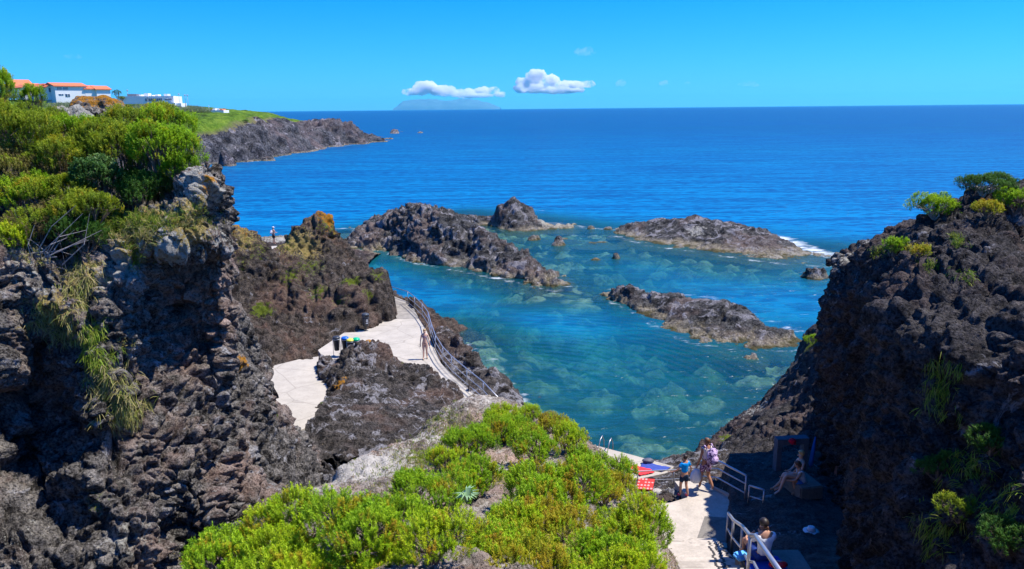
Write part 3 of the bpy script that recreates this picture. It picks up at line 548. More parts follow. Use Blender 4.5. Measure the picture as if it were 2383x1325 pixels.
# rocks under the landing and down to the pool
lp = [Zp(x, y, 3.9) for x, y in ((1500, 1180), (1560, 1165), (1590, 1140))]+[Zp(x, y, 1.7) for x, y in ((1450, 1130), (1520, 1105), (1580, 1090))]+[Dp(*t) for t in ((1500, 1150, 22.5), (1540, 1125, 24), (1590, 1100, 25), (1620, 1090, 25), (1680, 1110, 24), (1720, 1150, 22.4), (1760, 1120, 23.3), (1775, 1160, 21.5), (1640, 1060, 27.5), (1610, 1055, 28.5), (1450, 1150, 20), (1470, 1180, 18.5))]
lp += [Zp(x, y, -.4) for x, y in ((1590, 1068), (1615, 1050), (1645, 1030))]+[Vector((p.x, p.y+1.5, -1.5)) for p in (Zp(1590, 1068, 0), Zp(1645, 1030, 0))]+[Dp(1740, 1090, 24.5), Dp(1760, 1150, 22), Vector((5.5, 19, 3.2)), Vector((4, 17, 3)), Vector((8, 20, 3))]
o = hfield('landing_rocks', lp, (2.2, 8.6, 17, 30), .05, M_mid2, s=.7, a=.20, zmin=-.4, seed=103, spots={'lich': spot(((1520, 1160, 22, .8, .8),))}); tag(o, kind='structure')
spz = [Zp(x, y, -.2) for x, y in ((1640, 1038), (1700, 995), (1770, 958), (1815, 915), (1858, 872), (1866, 830))]
spz += [p+Vector((-1.2, .8, -1.3)) for p in spz]
sc_ = [(1650, 1050, 30.3), (1700, 1008, 31.5), (1760, 955, 33.2), (1790, 925, 34), (1840, 872, 35.5), (1858, 838, 36), (1868, 787, 36.5), (1885, 775, 36), (1905, 790, 34), (1925, 785, 32), (1940, 760, 30)]
spz += [Dp(*t) for t in sc_]+[Dp(*t) for t in ((1690, 1060, 28), (1720, 1075, 26), (1780, 1010, 28.5), (1820, 1040, 26), (1840, 940, 30.5), (1860, 1000, 27), (1880, 1060, 24.2), (1900, 900, 30), (1900, 850, 31.5), (1930, 1000, 25.5), (1940, 900, 27.5), (1800, 1080, 24.5), (1900, 1120, 22.6), (1960, 1060, 23), (1760, 1100, 24))]
spz += [Vector((16, 42, 1)), Vector((14, 46, -1.5)), Vector((18, 36, 6)), Vector((20, 44, -1)), Vector((14, 30, 6)), Vector((14, 25, 8))]
sp = {'moss': spot(((1905, 790, 33.5, .9, 1.1), (1690, 1015, 31, .6, .8), (1835, 900, 34.5, .5, .8), (1850, 860, 35.5, .3, .8))), 'lich': spot(((1850, 870, 35.5, 1., .8), (1760, 960, 33, 1.2, .6), (1700, 1010, 31, 1, .4)))}
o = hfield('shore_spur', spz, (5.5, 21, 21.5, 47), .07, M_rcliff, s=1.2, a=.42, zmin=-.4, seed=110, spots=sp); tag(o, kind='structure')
# right cliff: columns run from the hidden far end round the corner to the near right
def col(*t): return [Dp(*q) if len(q) == 3 and not isinstance(q, Vector) else q for q in t]
V3 = Vector
rc = [
 [V3((19, 31, 0)), V3((18.5, 31, 3)), V3((18, 31, 6)), V3((17.5, 30, 8.6)), V3((18, 29, 9.6)), V3((20, 28, 10)), V3((26, 26, 9))],
 [V3((14.5, 27.5, 0)), V3((14, 27.5, 3)), V3((13.6, 27.2, 6)), V3((13.2, 27, 8)), V3((13.4, 26.6, 9.6)), V3((15, 26, 10.6)), V3((24, 24, 10))],
 [V3((11, 24.6, 2)), V3((10.7, 24.6, 4.5)), V3((10.5, 24.5, 7)), V3((10.6, 24.4, 8.8)), V3((11.2, 24.4, 10.2)), V3((13, 24.5, 10.9)), V3((22, 23, 11))],
 [Dp(1945, 1185, 20.2), Dp(1935, 1080, 21), Dp(1938, 920, 21.4), Dp(1918, 760, 21.6), Dp(1935, 655, 21.8), Dp(2010, 590, 23), V3((20, 22.5, 11.4))],
 [Dp(1990, 1235, 17.6), Dp(2010, 1060, 17.9), Dp(2030, 900, 18.1), Dp(2010, 740, 18.4), Dp(2025, 635, 19), Dp(2075, 545, 21), V3((18, 21.5, 12.2))],
 [Dp(1970, 1310, 14.3), Dp(2010, 1100, 14.4), Dp(2040, 900, 14.6), Dp(2045, 740, 14.9), Dp(2110, 620, 17.2), Dp(2150, 515, 20), V3((17, 21.5, 12.8))],
 [Dp(1990, 1410, 12.7), Dp(2080, 1150, 12.6), Dp(2130, 930, 12.9), Dp(2150, 760, 13.3), Dp(2210, 600, 16), Dp(2240, 470, 19.5), V3((17, 23, 13.0))],
 [Dp(2050, 1560, 10.8), Dp(2260, 1220, 11.0), Dp(2340, 980, 11.6), Dp(2360, 780, 12.4), Dp(2340, 600, 15), Dp(2350, 452, 19), V3((18.5, 23, 13.2))],
 [Dp(2250, 1660, 9.4), Dp(2420, 1300, 9.8), Dp(2520, 1050, 10.4), Dp(2560, 800, 11.4), Dp(2520, 620, 15.6), Dp(2520, 455, 19), V3((22, 22, 13.4))],
 [V3((8.2, 8.6, 7)), V3((9, 9, 9.2)), V3((10.4, 9.6, 10.6)), V3((11.5, 10.2, 12)), V3((13.5, 12, 13.3)), V3((17, 14, 14)), V3((24, 18, 14))],
 [V3((8.4, 4, 9)), V3((9.6, 4.2, 11)), V3((10.8, 5, 12.4)), V3((12, 5.5, 13.4)), V3((14, 7, 14.2)), V3((18, 8, 14.6)), V3((26, 10, 14.6))]]
spr = {'moss': spot([(2170, 960, 17.5, .7, .7), (2260, 1050, 15.5, .9, .75), (2180, 1080, 15.8, .8, .7), (2280, 1250, 13.5, 1., .75), (2200, 1180, 15, .8, .7), (2140, 890, 18, .8, .6), (2360, 1100, 13.5, .8, .7), (2110, 1000, 17.8, .6, .5), (2110, 840, 18, .6, .5), (2340, 720, 15, .5, .5), (2150, 600, 19.5, .6, .6)]),
       'lich': spot([(2000, 625, 21.5, 1.2, .7), (2150, 560, 21, 1.6, .45), (2300, 640, 17, 1.0, .55), (2200, 660, 18, .7, .5), (2060, 740, 19.5, .7, .45), (1960, 700, 21.3, .9, .45), (2360, 620, 17, .8, .6), (2080, 640, 20, .6, .5)]),
       'orange': spot([(2365, 850, 14.5, .35, .8), (2200, 730, 17.3, .3, .5), (2050, 590, 22, .7, .45)]), 'dry': spot([(2160, 545, 21, .8, .75), (2030, 600, 22.5, .6, .6), (2240, 640, 18, .5, .5)])}
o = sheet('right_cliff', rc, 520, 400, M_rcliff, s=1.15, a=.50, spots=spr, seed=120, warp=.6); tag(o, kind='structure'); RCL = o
# left cliff
lc = [
 [Dp(-900, 1500, 7), Dp(-900, 1200, 8), Dp(-900, 950, 9), Dp(-900, 750, 10), Dp(-900, 650, 11), V3((-18, 15, 13.6)), V3((-22, 20, 15)), V3((-28, 28, 15.5))],
 [Dp(-350, 1500, 10.5), Dp(-350, 1250, 11.4), Dp(-350, 1000, 12.3), Dp(-350, 780, 13), Dp(-350, 620, 13.8), Dp(-350, 500, 15.6), Dp(-350, 420, 20), V3((-26, 30, 16))],
 [Dp(-60, 1460, 12.2), Dp(-60, 1240, 13), Dp(-60, 1010, 13.8), Dp(-60, 790, 14.2), Dp(-60, 600, 15), Dp(-60, 500, 16.8), Dp(-60, 420, 20), Dp(-60, 400, 28)],
 [Dp(80, 1460, 12.2), Dp(80, 1250, 13.4), Dp(85, 1030, 15.6), Dp(90, 840, 15.5), Dp(95, 645, 15.2), Dp(100, 560, 16.4), Dp(110, 460, 19.5), Dp(120, 400, 28)],
 [Dp(210, 1460, 12.9), Dp(215, 1260, 13.6), Dp(215, 1040, 14.5), Dp(210, 840, 14.9), Dp(205, 690, 15.2), Dp(200, 605, 16.2), Dp(215, 490, 19), Dp(230, 410, 28)],
 [Dp(330, 1450, 13.3), Dp(330, 1270, 13.9), Dp(330, 1060, 14.9), Dp(325, 850, 15.5), Dp(315, 640, 15.7), Dp(300, 548, 15.9), Dp(300, 500, 17.4), Dp(310, 440, 26)],
 [Dp(430, 1450, 13.8), Dp(430, 1280, 15.0), Dp(430, 1060, 15.5), Dp(420, 820, 17.2), Dp(415, 640, 17.5), Dp(415, 545, 15.7), Dp(420, 450, 17.4), Dp(430, 430, 25)],
 [Dp(520, 1450, 14.4), Dp(510, 1280, 15), Dp(500, 1060, 16.2), Dp(492, 840, 17.5), Dp(488, 640, 17.4), Dp(482, 520, 16.4), Dp(478, 385, 17.1), Dp(476, 430, 20)],
 [Dp(590, 1450, 15.2), Dp(560, 1290, 16), Dp(540, 1090, 17.0), Dp(522, 860, 17.8), Dp(514, 680, 17.8), Dp(527, 520, 17.1), Dp(510, 392, 17.5), Dp(490, 430, 20)],
 [Dp(560, 1400, 18), Dp(545, 1200, 19), Dp(530, 1000, 19.5), Dp(515, 860, 20), Dp(512, 680, 19.4), Dp(526, 540, 18.6), Dp(514, 420, 18.6), Dp(480, 440, 21)],
 [V3((-9, 26, 2)), V3((-9, 26, 4)), V3((-9.2, 25.5, 6)), V3((-9.4, 25, 8)), V3((-9.6, 24, 9.6)), V3((-9.2, 22.5, 10.6)), V3((-9, 21.5, 11.6)), V3((-11, 23, 11.6))],
 [V3((-16, 34, 2)), V3((-16, 34, 4)), V3((-16, 33, 6)), V3((-16, 33, 8)), V3((-15, 32, 9.6)), V3((-14, 30, 10.6)), V3((-13, 28, 11.6)), V3((-14, 27, 11.8))]]
spl = {'lich': spot([(285, 600, 15.6, .6, 1.0), (480, 420, 16.5, .9, .75), (400, 570, 15.7, .8, .85), (440, 520, 16, .8, .6), (60, 620, 15.5, .9, .5), (220, 640, 15.4, .6, .6), (470, 1250, 14.6, 1.5, .35), (50, 1230, 13, 1.2, .35), (300, 1250, 13.8, .6, .6), (110, 660, 15, .9, .4), (520, 560, 16.8, .8, .5)]),
       'orange': spot([(500, 400, 16.6, .35, .95), (487, 440, 16.4, .3, .6), (560, 845, 19, .2, 1)]),
       'dry': spot([(330, 530, 16, .9, .9), (440, 520, 16, .7, .9), (480, 490, 16.2, .6, .7), (130, 740, 15, .7, .8), (180, 640, 15.3, .6, .8), (390, 560, 15.8, .6, .5), (90, 560, 16, .6, .6)]),
       'moss': spot([(30, 560, 16, .6, .8), (230, 500, 17, 1.2, .7), (230, 1170, 14, .4, .5), (150, 900, 14.8, .3, .5), (40, 1000, 14, .2, .5)])}
o = sheet('left_cliff', lc, 760, 520, M_cliff, s=1.0, a=.62, spots=spl, seed=130, warp=.8, flip=False); tag(o, kind='structure'); LCL = o
bt = [
 [Dp(440, 1460, 15.5), Dp(450, 1250, 16.5), Dp(455, 1000, 17.6), Dp(460, 800, 18.4), Dp(470, 670, 18.8), V3((-8, 22, 6)), V3((-8.5, 25, 1))],
 [Dp(500, 1460, 15.2), Dp(505, 1250, 16.3), Dp(500, 1000, 17.5), Dp(505, 820, 18.4), Dp(508, 662, 18.9), V3((-7.4, 20.8, 8.6)), V3((-8, 25, 1))],
 [Dp(560, 1460, 15.2), Dp(565, 1260, 16.3), Dp(560, 1040, 17.6), Dp(556, 850, 18.6), Dp(550, 708, 19.2), V3((-6.9, 21.2, 7.8)), V3((-8, 26, 1))],
 [Dp(610, 1460, 15.6), Dp(618, 1270, 16.8), Dp(615, 1080, 18.2), Dp(604, 900, 19.2), Dp(588, 780, 19.8), V3((-6.5, 22, 6.8)), V3((-7.5, 27, 1))],
 [Dp(650, 1440, 16.2), Dp(665, 1280, 17.4), Dp(664, 1130, 18.8), Dp(645, 980, 20.2), Dp(628, 872, 20.6), V3((-6.2, 23.3, 5.2)), V3((-7.5, 28, 1))],
 [Dp(690, 1420, 17), Dp(715, 1290, 18.2), Dp(718, 1180, 19.6), Dp(708, 1080, 21), Dp(668, 975, 22), V3((-6.2, 25, 3.4)), V3((-7.5, 29, .8))],
 [Dp(730, 1400, 18), Dp(760, 1290, 19.2), Dp(768, 1210, 20.4), Dp(758, 1130, 22), Dp(718, 1050, 23.6), V3((-6, 26.6, 2)), V3((-7.5, 30, .8))]]
for c_ in bt:
    c_[5] = c_[4]+Vector((-.3, .8, -1.1)); c_[6] = c_[4]+Vector((-1.4, 3.6, -5))
o = sheet('rock_buttress', bt, 300, 420, M_cliff, s=.95, a=.42, seed=140, spots={'orange': spot([(560, 845, 18.6, .25, 1)]), 'moss': spot([(640, 960, 20.3, .3, .7), (560, 1130, 17.5, .3, .4)]), 'lich': spot([(700, 1200, 19, 1., .4)])}, warp=.6); tag(o, kind='structure')
# ------------------------------------------------------------------ vegetation
bpy.context.view_layer.update()
TER = {o.name: o for o in S.objects if o.type == 'MESH'}
def hit(names, px, py):
    v = ray(px, py).normalized(); best = None
    for nme in names:
        ok, loc, nor, _ = TER[nme].ray_cast(Vector((0, 0, CAMZ)), v)
        if ok and (best is None or (loc-Vector((0, 0, CAMZ))).length < (best[0]-Vector((0, 0, CAMZ))).length): best = (loc, nor)
    return best
def leafmat(name, cols, trans=.35, tipc=None):
    n = NT(name); t = n.attr('tint').outputs['Fac']; tip = n.attr('tip').outputs['Fac']
    r = n.n('ShaderNodeValToRGB', {0: t}); cr = r.color_ramp; cr.elements[0].color = cols[0]+(1,); cr.elements[1].color = cols[-1]+(1,)
    for i, c in enumerate(cols[1:-1]): e = cr.elements.new((i+1)/(len(cols)-1)); e.color = c+(1,)
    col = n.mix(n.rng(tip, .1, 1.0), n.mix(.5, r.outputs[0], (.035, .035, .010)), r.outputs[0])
    p = n.n('ShaderNodeBsdfPrincipled', {'Base Color': col, 'Roughness': .6, 'Specular IOR Level': .25})
    tl = n.n('ShaderNodeBsdfTranslucent', {'Color': col}); m = n.n('ShaderNodeMixShader', {0: trans, 1: p.outputs[0], 2: tl.outputs[0]})
    n.t.links.new(m.outputs[0], n.out.inputs[0]); return n.m
LIME = leafmat('lime heath leaves', [(.17, .30, .006), (.33, .52, .008), (.50, .64, .010), (.58, .60, .012)])
LIME2 = leafmat('green heath leaves', [(.09, .21, .006), (.22, .42, .008), (.38, .58, .010), (.48, .60, .012)])
YELL = leafmat('yellow heath leaves', [(.28, .36, .010), (.42, .46, .012), (.50, .40, .015), (.48, .22, .02)])
OLIVE = leafmat('olive heath leaves', [(.08, .14, .010), (.19, .28, .012), (.34, .43, .014), (.46, .42, .02)])
BROWN = leafmat('browning heath leaves', [(.10, .07, .03), (.20, .15, .06), (.26, .25, .04), (.38, .38, .03)])
DARKG = leafmat('dark green leaves', [(.02, .07, .01), (.05, .14, .015), (.09, .22, .02), (.15, .30, .03)])
BLUEG = leafmat('grey green broad leaves', [(.03, .09, .02), (.06, .16, .03), (.12, .24, .05), (.30, .42, .18)])
GRASS = leafmat('grass blades', [(.22, .30, .04), (.38, .38, .08), (.55, .46, .17), (.62, .52, .26)], .3)
GRASSG = leafmat('green grass blades', [(.10, .22, .015), (.22, .36, .02), (.36, .44, .04), (.45, .42, .10)], .3)
REED = leafmat('reed blades', [(.12, .18, .08), (.2, .27, .12), (.28, .32, .16), (.34, .36, .22)], .3)
TWIG = plain('twig bark', (.15, .11, .085), .9, var=.3, scale=12); DEAD = plain('bleached twigs', (.34, .30, .27), .9, var=.3, scale=12)
def needles(n, L, wd, spread, rad, rs, broad=False):
    """one upright spray: n narrow leaves round an axis of unit length; returns (n*3,3) verts and tip value"""
    t = rs.rand(n)**.8; a = rs.rand(n)*2*PI; up = np.stack([np.zeros(n), np.zeros(n), t], 1)
    out = np.stack([np.cos(a), np.sin(a), np.zeros(n)], 1)
    d = out*spread+np.array([0, 0, 1.])*(1-spread*.5); d /= np.linalg.norm(d, axis=1)[:, None]
    side = np.cross(d, out+rs.normal(size=(n, 3))*.3); side /= np.linalg.norm(side, axis=1)[:, None]+1e-6
    b = up*(1-L)+out*rad*(1-t)[:, None]
    l = L*(.7+.6*rs.rand(n))[:, None]
    V = np.stack([b-side*wd*.5, b+side*wd*.5, b+d*l], 1) if not broad else np.stack([b, b+d*l*.5+side*wd, b+d*l, b+d*l*.5-side*wd], 1)
    return V, np.repeat(t[:, None]*.8+.1, V.shape[1], 1)
def foliage(name, pos, direc, size, mat, parent, seed, nn=30, L=.30, wd=.05, spread=.75, rad=.05, broad=False, tshift=0., tint=None):
    rs = np.random.RandomState(seed); n = len(pos)
    protos = [needles(nn, L, wd, spread, rad, rs, broad) for _ in range(6)]; k = 4 if broad else 3
    z = direc/np.linalg.norm(direc, axis=1)[:, None]; r = rs.normal(size=(n, 3)); x = np.cross(r, z); x /= np.linalg.norm(x, axis=1)[:, None]; y = np.cross(z, x)
    Vs, Ts, Tp = [], [], []; which = rs.randint(0, 6, n); tv = np.clip((rs.rand(n) if tint is None else tint)*.75+.12+rs.normal(size=n)*.06+tshift, 0, 1)
    for q in range(6):
        s = which == q; P, tp = protos[q]; m = s.sum()
        if not m: continue
        Rm = np.stack([x[s], y[s], z[s]], 2)*size[s][:, None, None]
        W = np.einsum('mij,akj->maki', Rm, P)+pos[s][:, None, None, :]
        Vs.append(W.reshape(-1, 3)); Ts.append(np.repeat(tv[s], nn*k)); Tp.append(np.tile(tp.ravel(), m))
    V = np.concatenate(Vs); F_ = np.arange(len(V)).reshape(-1, k)
    return npmesh(name, V, F_, mat, parent, smooth=False, attrs={'tint': np.concatenate(Ts), 'tip': np.concatenate(Tp)})
def shrub(c, rx, ry, rz, mat, label, group, seed, dens=1.0, sz=.16, base=None, upw=.95, nn=30, lobes=None, cat='shrub', name='heath_shrub', broad=False, wd=.05, L=.3, dead=False, mix=None, lean=(0, 0)):
    """crown of several uneven lobes covered with upright leafy sprays over a branching stem; c is the middle of the crown"""
    rs = np.random.RandomState(seed); c = Vector(c); base = base if base is not None else Vector((c.x, c.y, c.z-rz*1.1))
    root = empty(name, base, label=label, cat=cat, group=group); off = np.array(tuple(c-base)); R3 = np.array([rx, ry, rz])
    nl = lobes or int(6+5*rs.rand()); lb = []
    for i in range(nl):
        a = rs.rand()*2*PI; rr = .15+.62*rs.rand()**.6; lb.append((np.array([math.cos(a)*rr, math.sin(a)*rr, (rs.rand()-.35)*.75*(1-rr*.5)])*R3, R3*(.34+.26*rs.rand())*np.array([1, 1, 1.05+.3*rs.rand()])))
    lb.append((np.zeros(3), R3*.55))
    area = sum(4*PI*((l[1][0]*l[1][2]+l[1][0]*l[1][1]+l[1][1]*l[1][2])/3) for l in lb)
    n = int(area*dens/(sz*sz*.20)); P, N, Tn = [], [], []
    for o_, r_ in lb:
        m = max(6, int(n*(r_[0]*r_[2])/sum(q[1][0]*q[1][2] for q in lb))); v = rs.normal(size=(m, 3)); v /= np.linalg.norm(v, axis=1)[:, None]
        v[:, 2] = np.where(v[:, 2] < -.35, -v[:, 2], v[:, 2]); sh = .74+.26*rs.rand(m)**.5
        p = o_+v*r_*sh[:, None]; p = p*(1+.13*perlin(p/(.5*rx)+seed)[:, None]*1.3)
        ok = np.ones(m, bool)
        for o2, r2 in lb:
            if o2 is not o_: ok &= ((((p-o2)/(r2*.72))**2).sum(1) > 1)
        P.append(p[ok]); N.append(v[ok]); Tn.append(np.full(ok.sum(), rs.rand()))
    P = np.concatenate(P); N = np.concatenate(N); T = np.concatenate(Tn)
    low = P[:, 2] > -.62*rz; P, N, T = P[low], N[low], T[low]
    g = perlin(P/(.35*rx)+seed*3.1); keep = g > -.30; P, N, T, g = P[keep], N[keep], T[keep], g[keep]
    D = N*.55+np.array([lean[0], lean[1], upw])+rs.normal(size=P.shape)*.16
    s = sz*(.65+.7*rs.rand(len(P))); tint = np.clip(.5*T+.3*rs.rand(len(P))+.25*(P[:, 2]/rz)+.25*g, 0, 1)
    ms = rs.rand(len(P)) < (mix[1] if mix else 0)
    if mix: ms = (perlin(P/(.4*rx)+9+seed)+rs.rand(len(P))*.4) > (.75-mix[1])
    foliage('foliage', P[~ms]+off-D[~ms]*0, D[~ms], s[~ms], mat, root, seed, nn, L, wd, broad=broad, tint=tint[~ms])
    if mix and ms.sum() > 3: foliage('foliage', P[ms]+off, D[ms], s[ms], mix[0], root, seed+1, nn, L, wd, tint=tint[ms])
    bm = bmesh.new(); B = Vector((0, 0, -.25*rz)); O = Vector(tuple(off))
    for o_, r_ in lb:
        tip = O+Vector(tuple(o_*1.0+np.array([0, 0, r_[2]*.1]))); midp = B.lerp(tip, .5)+Vector(tuple(rs.normal(size=3)*rx*.08)); th = .035*rx+.008
        tube(bm, [B, midp, tip], [th, th*.65, th*.35], 5)
        for k in range(9):
            v = rs.normal(size=3); v[2] = abs(v[2])*.8; v /= np.linalg.norm(v); e = O+Vector(tuple(o_+v*r_*.9)); tube(bm, [midp.lerp(tip, rs.rand()), (tip+e)/2+Vector(tuple(rs.normal(size=3)*rx*.03)), e], [th*.35, th*.25, th*.12], 4)
    bmobj('stem', bm, DEAD if dead else TWIG, root); return root
# --- mound shrubs: (px, py) foot on the mound, crown width and height in px of the photo
MS = [
 (560, 1350, 190, 95, LIME2, 'heath shrub at the lower left corner of the green foreground mass'),
 (690, 1285, 190, 115, LIME, 'tall lime foreground heath shrub forming the upper left shoulder of the mass'),
 (850, 1300, 230, 125, LIME2, 'broad foreground heath shrub with a deep shadowed gap on its left'),
 (640, 1420, 240, 130, LIME, 'olive lime foreground shrub cut by the bottom edge, left of centre'),
 (860, 1440, 260, 140, LIME, 'dense yellow green foreground shrub cut by the bottom edge under the tall sprays'),
 (1010, 1310, 190, 110, LIME, 'rounded lime foreground shrub right of the broad one, below the dry hollow'),
 (1090, 1390, 220, 110, LIME2, 'low spreading green shrub at the bottom edge near the middle of the mound'),
 (1005, 1200, 160, 85, LIME2, 'bushy green shrub above the pale lichened slope, left of the grass clump'),
 (1105, 1165, 120, 95, LIME2, 'small upright green shrub beside the spiky grass in the middle of the mound'),
 (1185, 1250, 110, 75, LIME, 'round green shrub with bare grey twigs at its top right'),
 (1300, 1220, 185, 150, LIME2, 'largest deep green shrub in the middle right of the mound'),
 (1250, 1080, 120, 90, LIME2, 'green shrub rising directly above the largest deep green one'),
 (1095, 1075, 120, 90, LIME2, 'reddish tipped green shrub on bare ground, upper left of the mound'),
 (1040, 1095, 75, 55, LIME, 'small lime shrub leftmost on the bare ground above the pale slope'),
 (1175, 1030, 105, 65, LIME2, 'dark based green shrub just above the bare brown ledge'),
 (1165, 1000, 80, 48, LIME, 'small lime shrub on the grey crest of the mound below the path end'),
 (1232, 982, 46, 36, LIME, 'tiny lime tuft shrub at the very top of the mound beside two bathers'),
 (1290, 1010, 65, 44, YELL, 'small yellowish shrub on the crest right of the bathers'),
 (1322, 1055, 76, 70, LIME, 'tall lime shrub against the water at the top right of the mound'),
 (1368, 1125, 84, 85, LIME2, 'green shrub on the right rim of the mound above the pool deck'),
 (1270, 1280, 170, 80, YELL, 'orange tinged low shrub on the dry ground under the largest green one'),
 (1432, 1160, 70, 55, YELL, 'mossy yellow cushion shrub near the red board'),
 (1405, 1180, 70, 60, YELL, 'upper yellow orange cushion on the right rim of the mound'),
 (1452, 1305, 150, 125, LIME, 'big round lime cushion shrub beside the steps'),
 (1385, 1340, 110, 80, LIME2, 'small green shrub with dark hollow left of the big round cushion'),
 (1465, 1370, 120, 80, LIME, 'lime shrub at the bottom edge beneath the big round cushion'),
 (1200, 1400, 180, 120, YELL, 'red speckled yellow shrub at the bottom edge in front of the dry hollow'),
 (1350, 1410, 140, 90, LIME, 'yellow green shrub at the bottom edge between dry hollow and stones'),
 (1445, 1120, 60, 50, LIME2, 'little green shrub hugging the rim right above the yellow cushions'),
]
for i, (px, py, wp, hp_, mt, lab) in enumerate(MS):
    h = hit(['mound'], px, min(py, 1325)); g = h[0] if h else Dp(px, py, 9)
    if py > 1325: g = Dp(px, py, (CAMZ-9.6)/ (-(ray(px, py).z)/ray(px, py).y)); g.z = min(g.z, 9.9); 
    dd = (g-Vector((0, 0, CAMZ))).length; k = dd/FPX; rx = wp*k*.52; rz = hp_*k*(.54 if py < 1260 else .60)
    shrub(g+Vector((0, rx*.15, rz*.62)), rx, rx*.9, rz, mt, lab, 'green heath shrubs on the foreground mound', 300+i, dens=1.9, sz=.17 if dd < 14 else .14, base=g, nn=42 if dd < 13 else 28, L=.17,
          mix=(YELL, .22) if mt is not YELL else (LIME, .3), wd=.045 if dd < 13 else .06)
# --- shrubs on top of the left cliff: crown centre px, py, half width, half height (px), distance
LS = [
 (-14, 228, 34, 58, 19.5, LIME2, 'tallest green shrub at the left edge against the sky'),
 (84, 242, 17, 36, 20, LIME2, 'green shrub top partly hiding the orange roofed houses'),
 (25, 330, 75, 70, 18.2, OLIVE, 'olive shrub under the tallest one at the left edge'),
 (112, 310, 52, 60, 18.8, OLIVE, 'brownish olive shrub before the white houses'),
 (60, 405, 75, 60, 17.6, BROWN, 'browning heath shrub half way up the left edge'),
 (150, 385, 62, 66, 17.8, OLIVE, 'olive brown shrub with bright green crest in the middle of the clump'),
 (190, 322, 42, 40, 18.8, LIME2, 'bright green shrub just left of the orange lichened outcrop'),
 (232, 350, 45, 55, 18.4, OLIVE, 'mottled olive shrub below the orange lichened outcrop'),
 (300, 300, 52, 46, 19.8, OLIVE, 'yellow olive shrub right of the orange lichened outcrop'),
 (352, 290, 46, 34, 20.5, OLIVE, 'yellowish shrub crest before the far green slope'),
 (398, 305, 40, 44, 19.6, LIME2, 'green shrub in front of the far reed bed'),
 (300, 375, 58, 60, 17.9, OLIVE, 'dark olive shrub in the centre right of the clump'),
 (375, 365, 76, 68, 17.6, LIME2, 'brightest green feathery shrub bulging over the cliff corner'),
 (420, 405, 34, 40, 17.4, LIME2, 'small bright green shrub tip at the far right of the clump'),
 (240, 430, 42, 44, 17.0, BLUEG, 'broad leaved grey green shrub in the dark middle of the clump'),
 (315, 455, 62, 42, 17.2, DARKG, 'shaded dark green shrub behind the grassy ledge'),
 (385, 455, 46, 42, 17.6, BROWN, 'dark brown twiggy shrub beside the rock pinnacle'),
 (140, 455, 62, 40, 16.8, OLIVE, 'olive shrub above the bleached branches'),
 (50, 470, 60, 42, 16.6, LIME2, 'lime tipped shrub low on the left edge'),
 (95, 525, 70, 45, 16.2, BROWN, 'dry brown twiggy shrub with bleached branches on the cliff edge'),
 (195, 560, 46, 44, 15.9, DARKG, 'low dark green shrub hanging over the cliff edge'),
 (40, 565, 26, 30, 15.6, LIME, 'small lime cushion on the rock at the left edge'),
 (205, 495, 50, 36, 16.3, OLIVE, 'yellow olive shrub left of the grassy ledge'),
 (-60, 300, 60, 80, 18, OLIVE, 'shrub cut by the left edge behind the tallest one'),
]
for i, (px, py, wx, wy, d, mt, lab) in enumerate(LS):
    c = Dp(px, py, d); k = (c-Vector((0, 0, CAMZ))).length/FPX; rx = wx*k*1.12; rz = wy*k*1.05
    h = TER['left_cliff'].ray_cast(c+Vector((0, 0, .3)), Vector((0, 0, -1))); b = h[1] if h[0] and c.z-h[1].z < 3.5 else Vector((c.x, c.y, c.z-rz*1.3))
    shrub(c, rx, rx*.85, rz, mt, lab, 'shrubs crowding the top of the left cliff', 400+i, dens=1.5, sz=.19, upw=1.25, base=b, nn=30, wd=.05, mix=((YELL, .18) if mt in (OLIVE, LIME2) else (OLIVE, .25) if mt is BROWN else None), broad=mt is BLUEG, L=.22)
# --- shrubs on the right cliff
for i, (px, py, wx, wy, mt, lab, dflt) in enumerate([(2172, 490, 50, 30, LIME2, 'left wind bent green shrub on the crest of the right cliff', 20.8), (2285, 440, 62, 26, DARKG, 'largest wind bent shrub with bare twigs on the right cliff crest', 20.8), (2355, 478, 46, 30, LIME2, 'bright green shrub at the right edge on the cliff crest', 19.5),
     (2290, 495, 30, 18, YELL, 'small yellow green cushion between the crest shrubs', 19.8), (2350, 432, 14, 10, DARKG, 'tiny dark shrub tip right of the largest crest shrub', 21.5), (2075, 578, 24, 26, LIME2, 'small green plant on the left slope of the right cliff', 20.6), (2135, 592, 26, 16, YELL, 'yellow green cushion below the brown ledge of the right cliff', 20),
     (2065, 708, 16, 14, YELL, 'tiny lime plant lit on the shaded face of the right cliff', 19.6), (2178, 1090, 46, 34, DARKG, 'dim green plant low on the shaded right cliff', 15.6), (2300, 1030, 50, 36, DARKG, 'dark fern like plant in the shade near the right edge', 14.3), (2225, 1190, 40, 30, OLIVE, 'dull olive plant on the bottom of the shaded right cliff', 14),
     (2330, 1260, 50, 40, DARKG, 'dark plant in the bottom right corner of the shaded cliff', 12.5), (2200, 870, 22, 34, OLIVE, 'narrow dull green plant mid height on the shaded cliff', 17), (1905, 798, 28, 16, LIME2, 'bright green plant in the notch of the dark spur by the water', 33)]):
    hh = hit(['right_cliff', 'shore_spur'], px, py+wy*.5); c = hh[0]+Vector((0, -.05, 0)) if hh and abs(hh[0].y-dflt) < 4 else Dp(px, py+wy*.5, dflt)
    k = (c-Vector((0, 0, CAMZ))).length/FPX; rx = wx*k; rz = wy*k
    shrub(c+Vector((0, 0, rz*.5)), rx, rx*.7, rz, mt, lab, 'small shrubs on the right cliff', 460+i, dens=.9, sz=.13, base=c, nn=20, wd=.075, lean=(.25, 0) if i < 5 else (0, 0), dead=i in (0, 1))
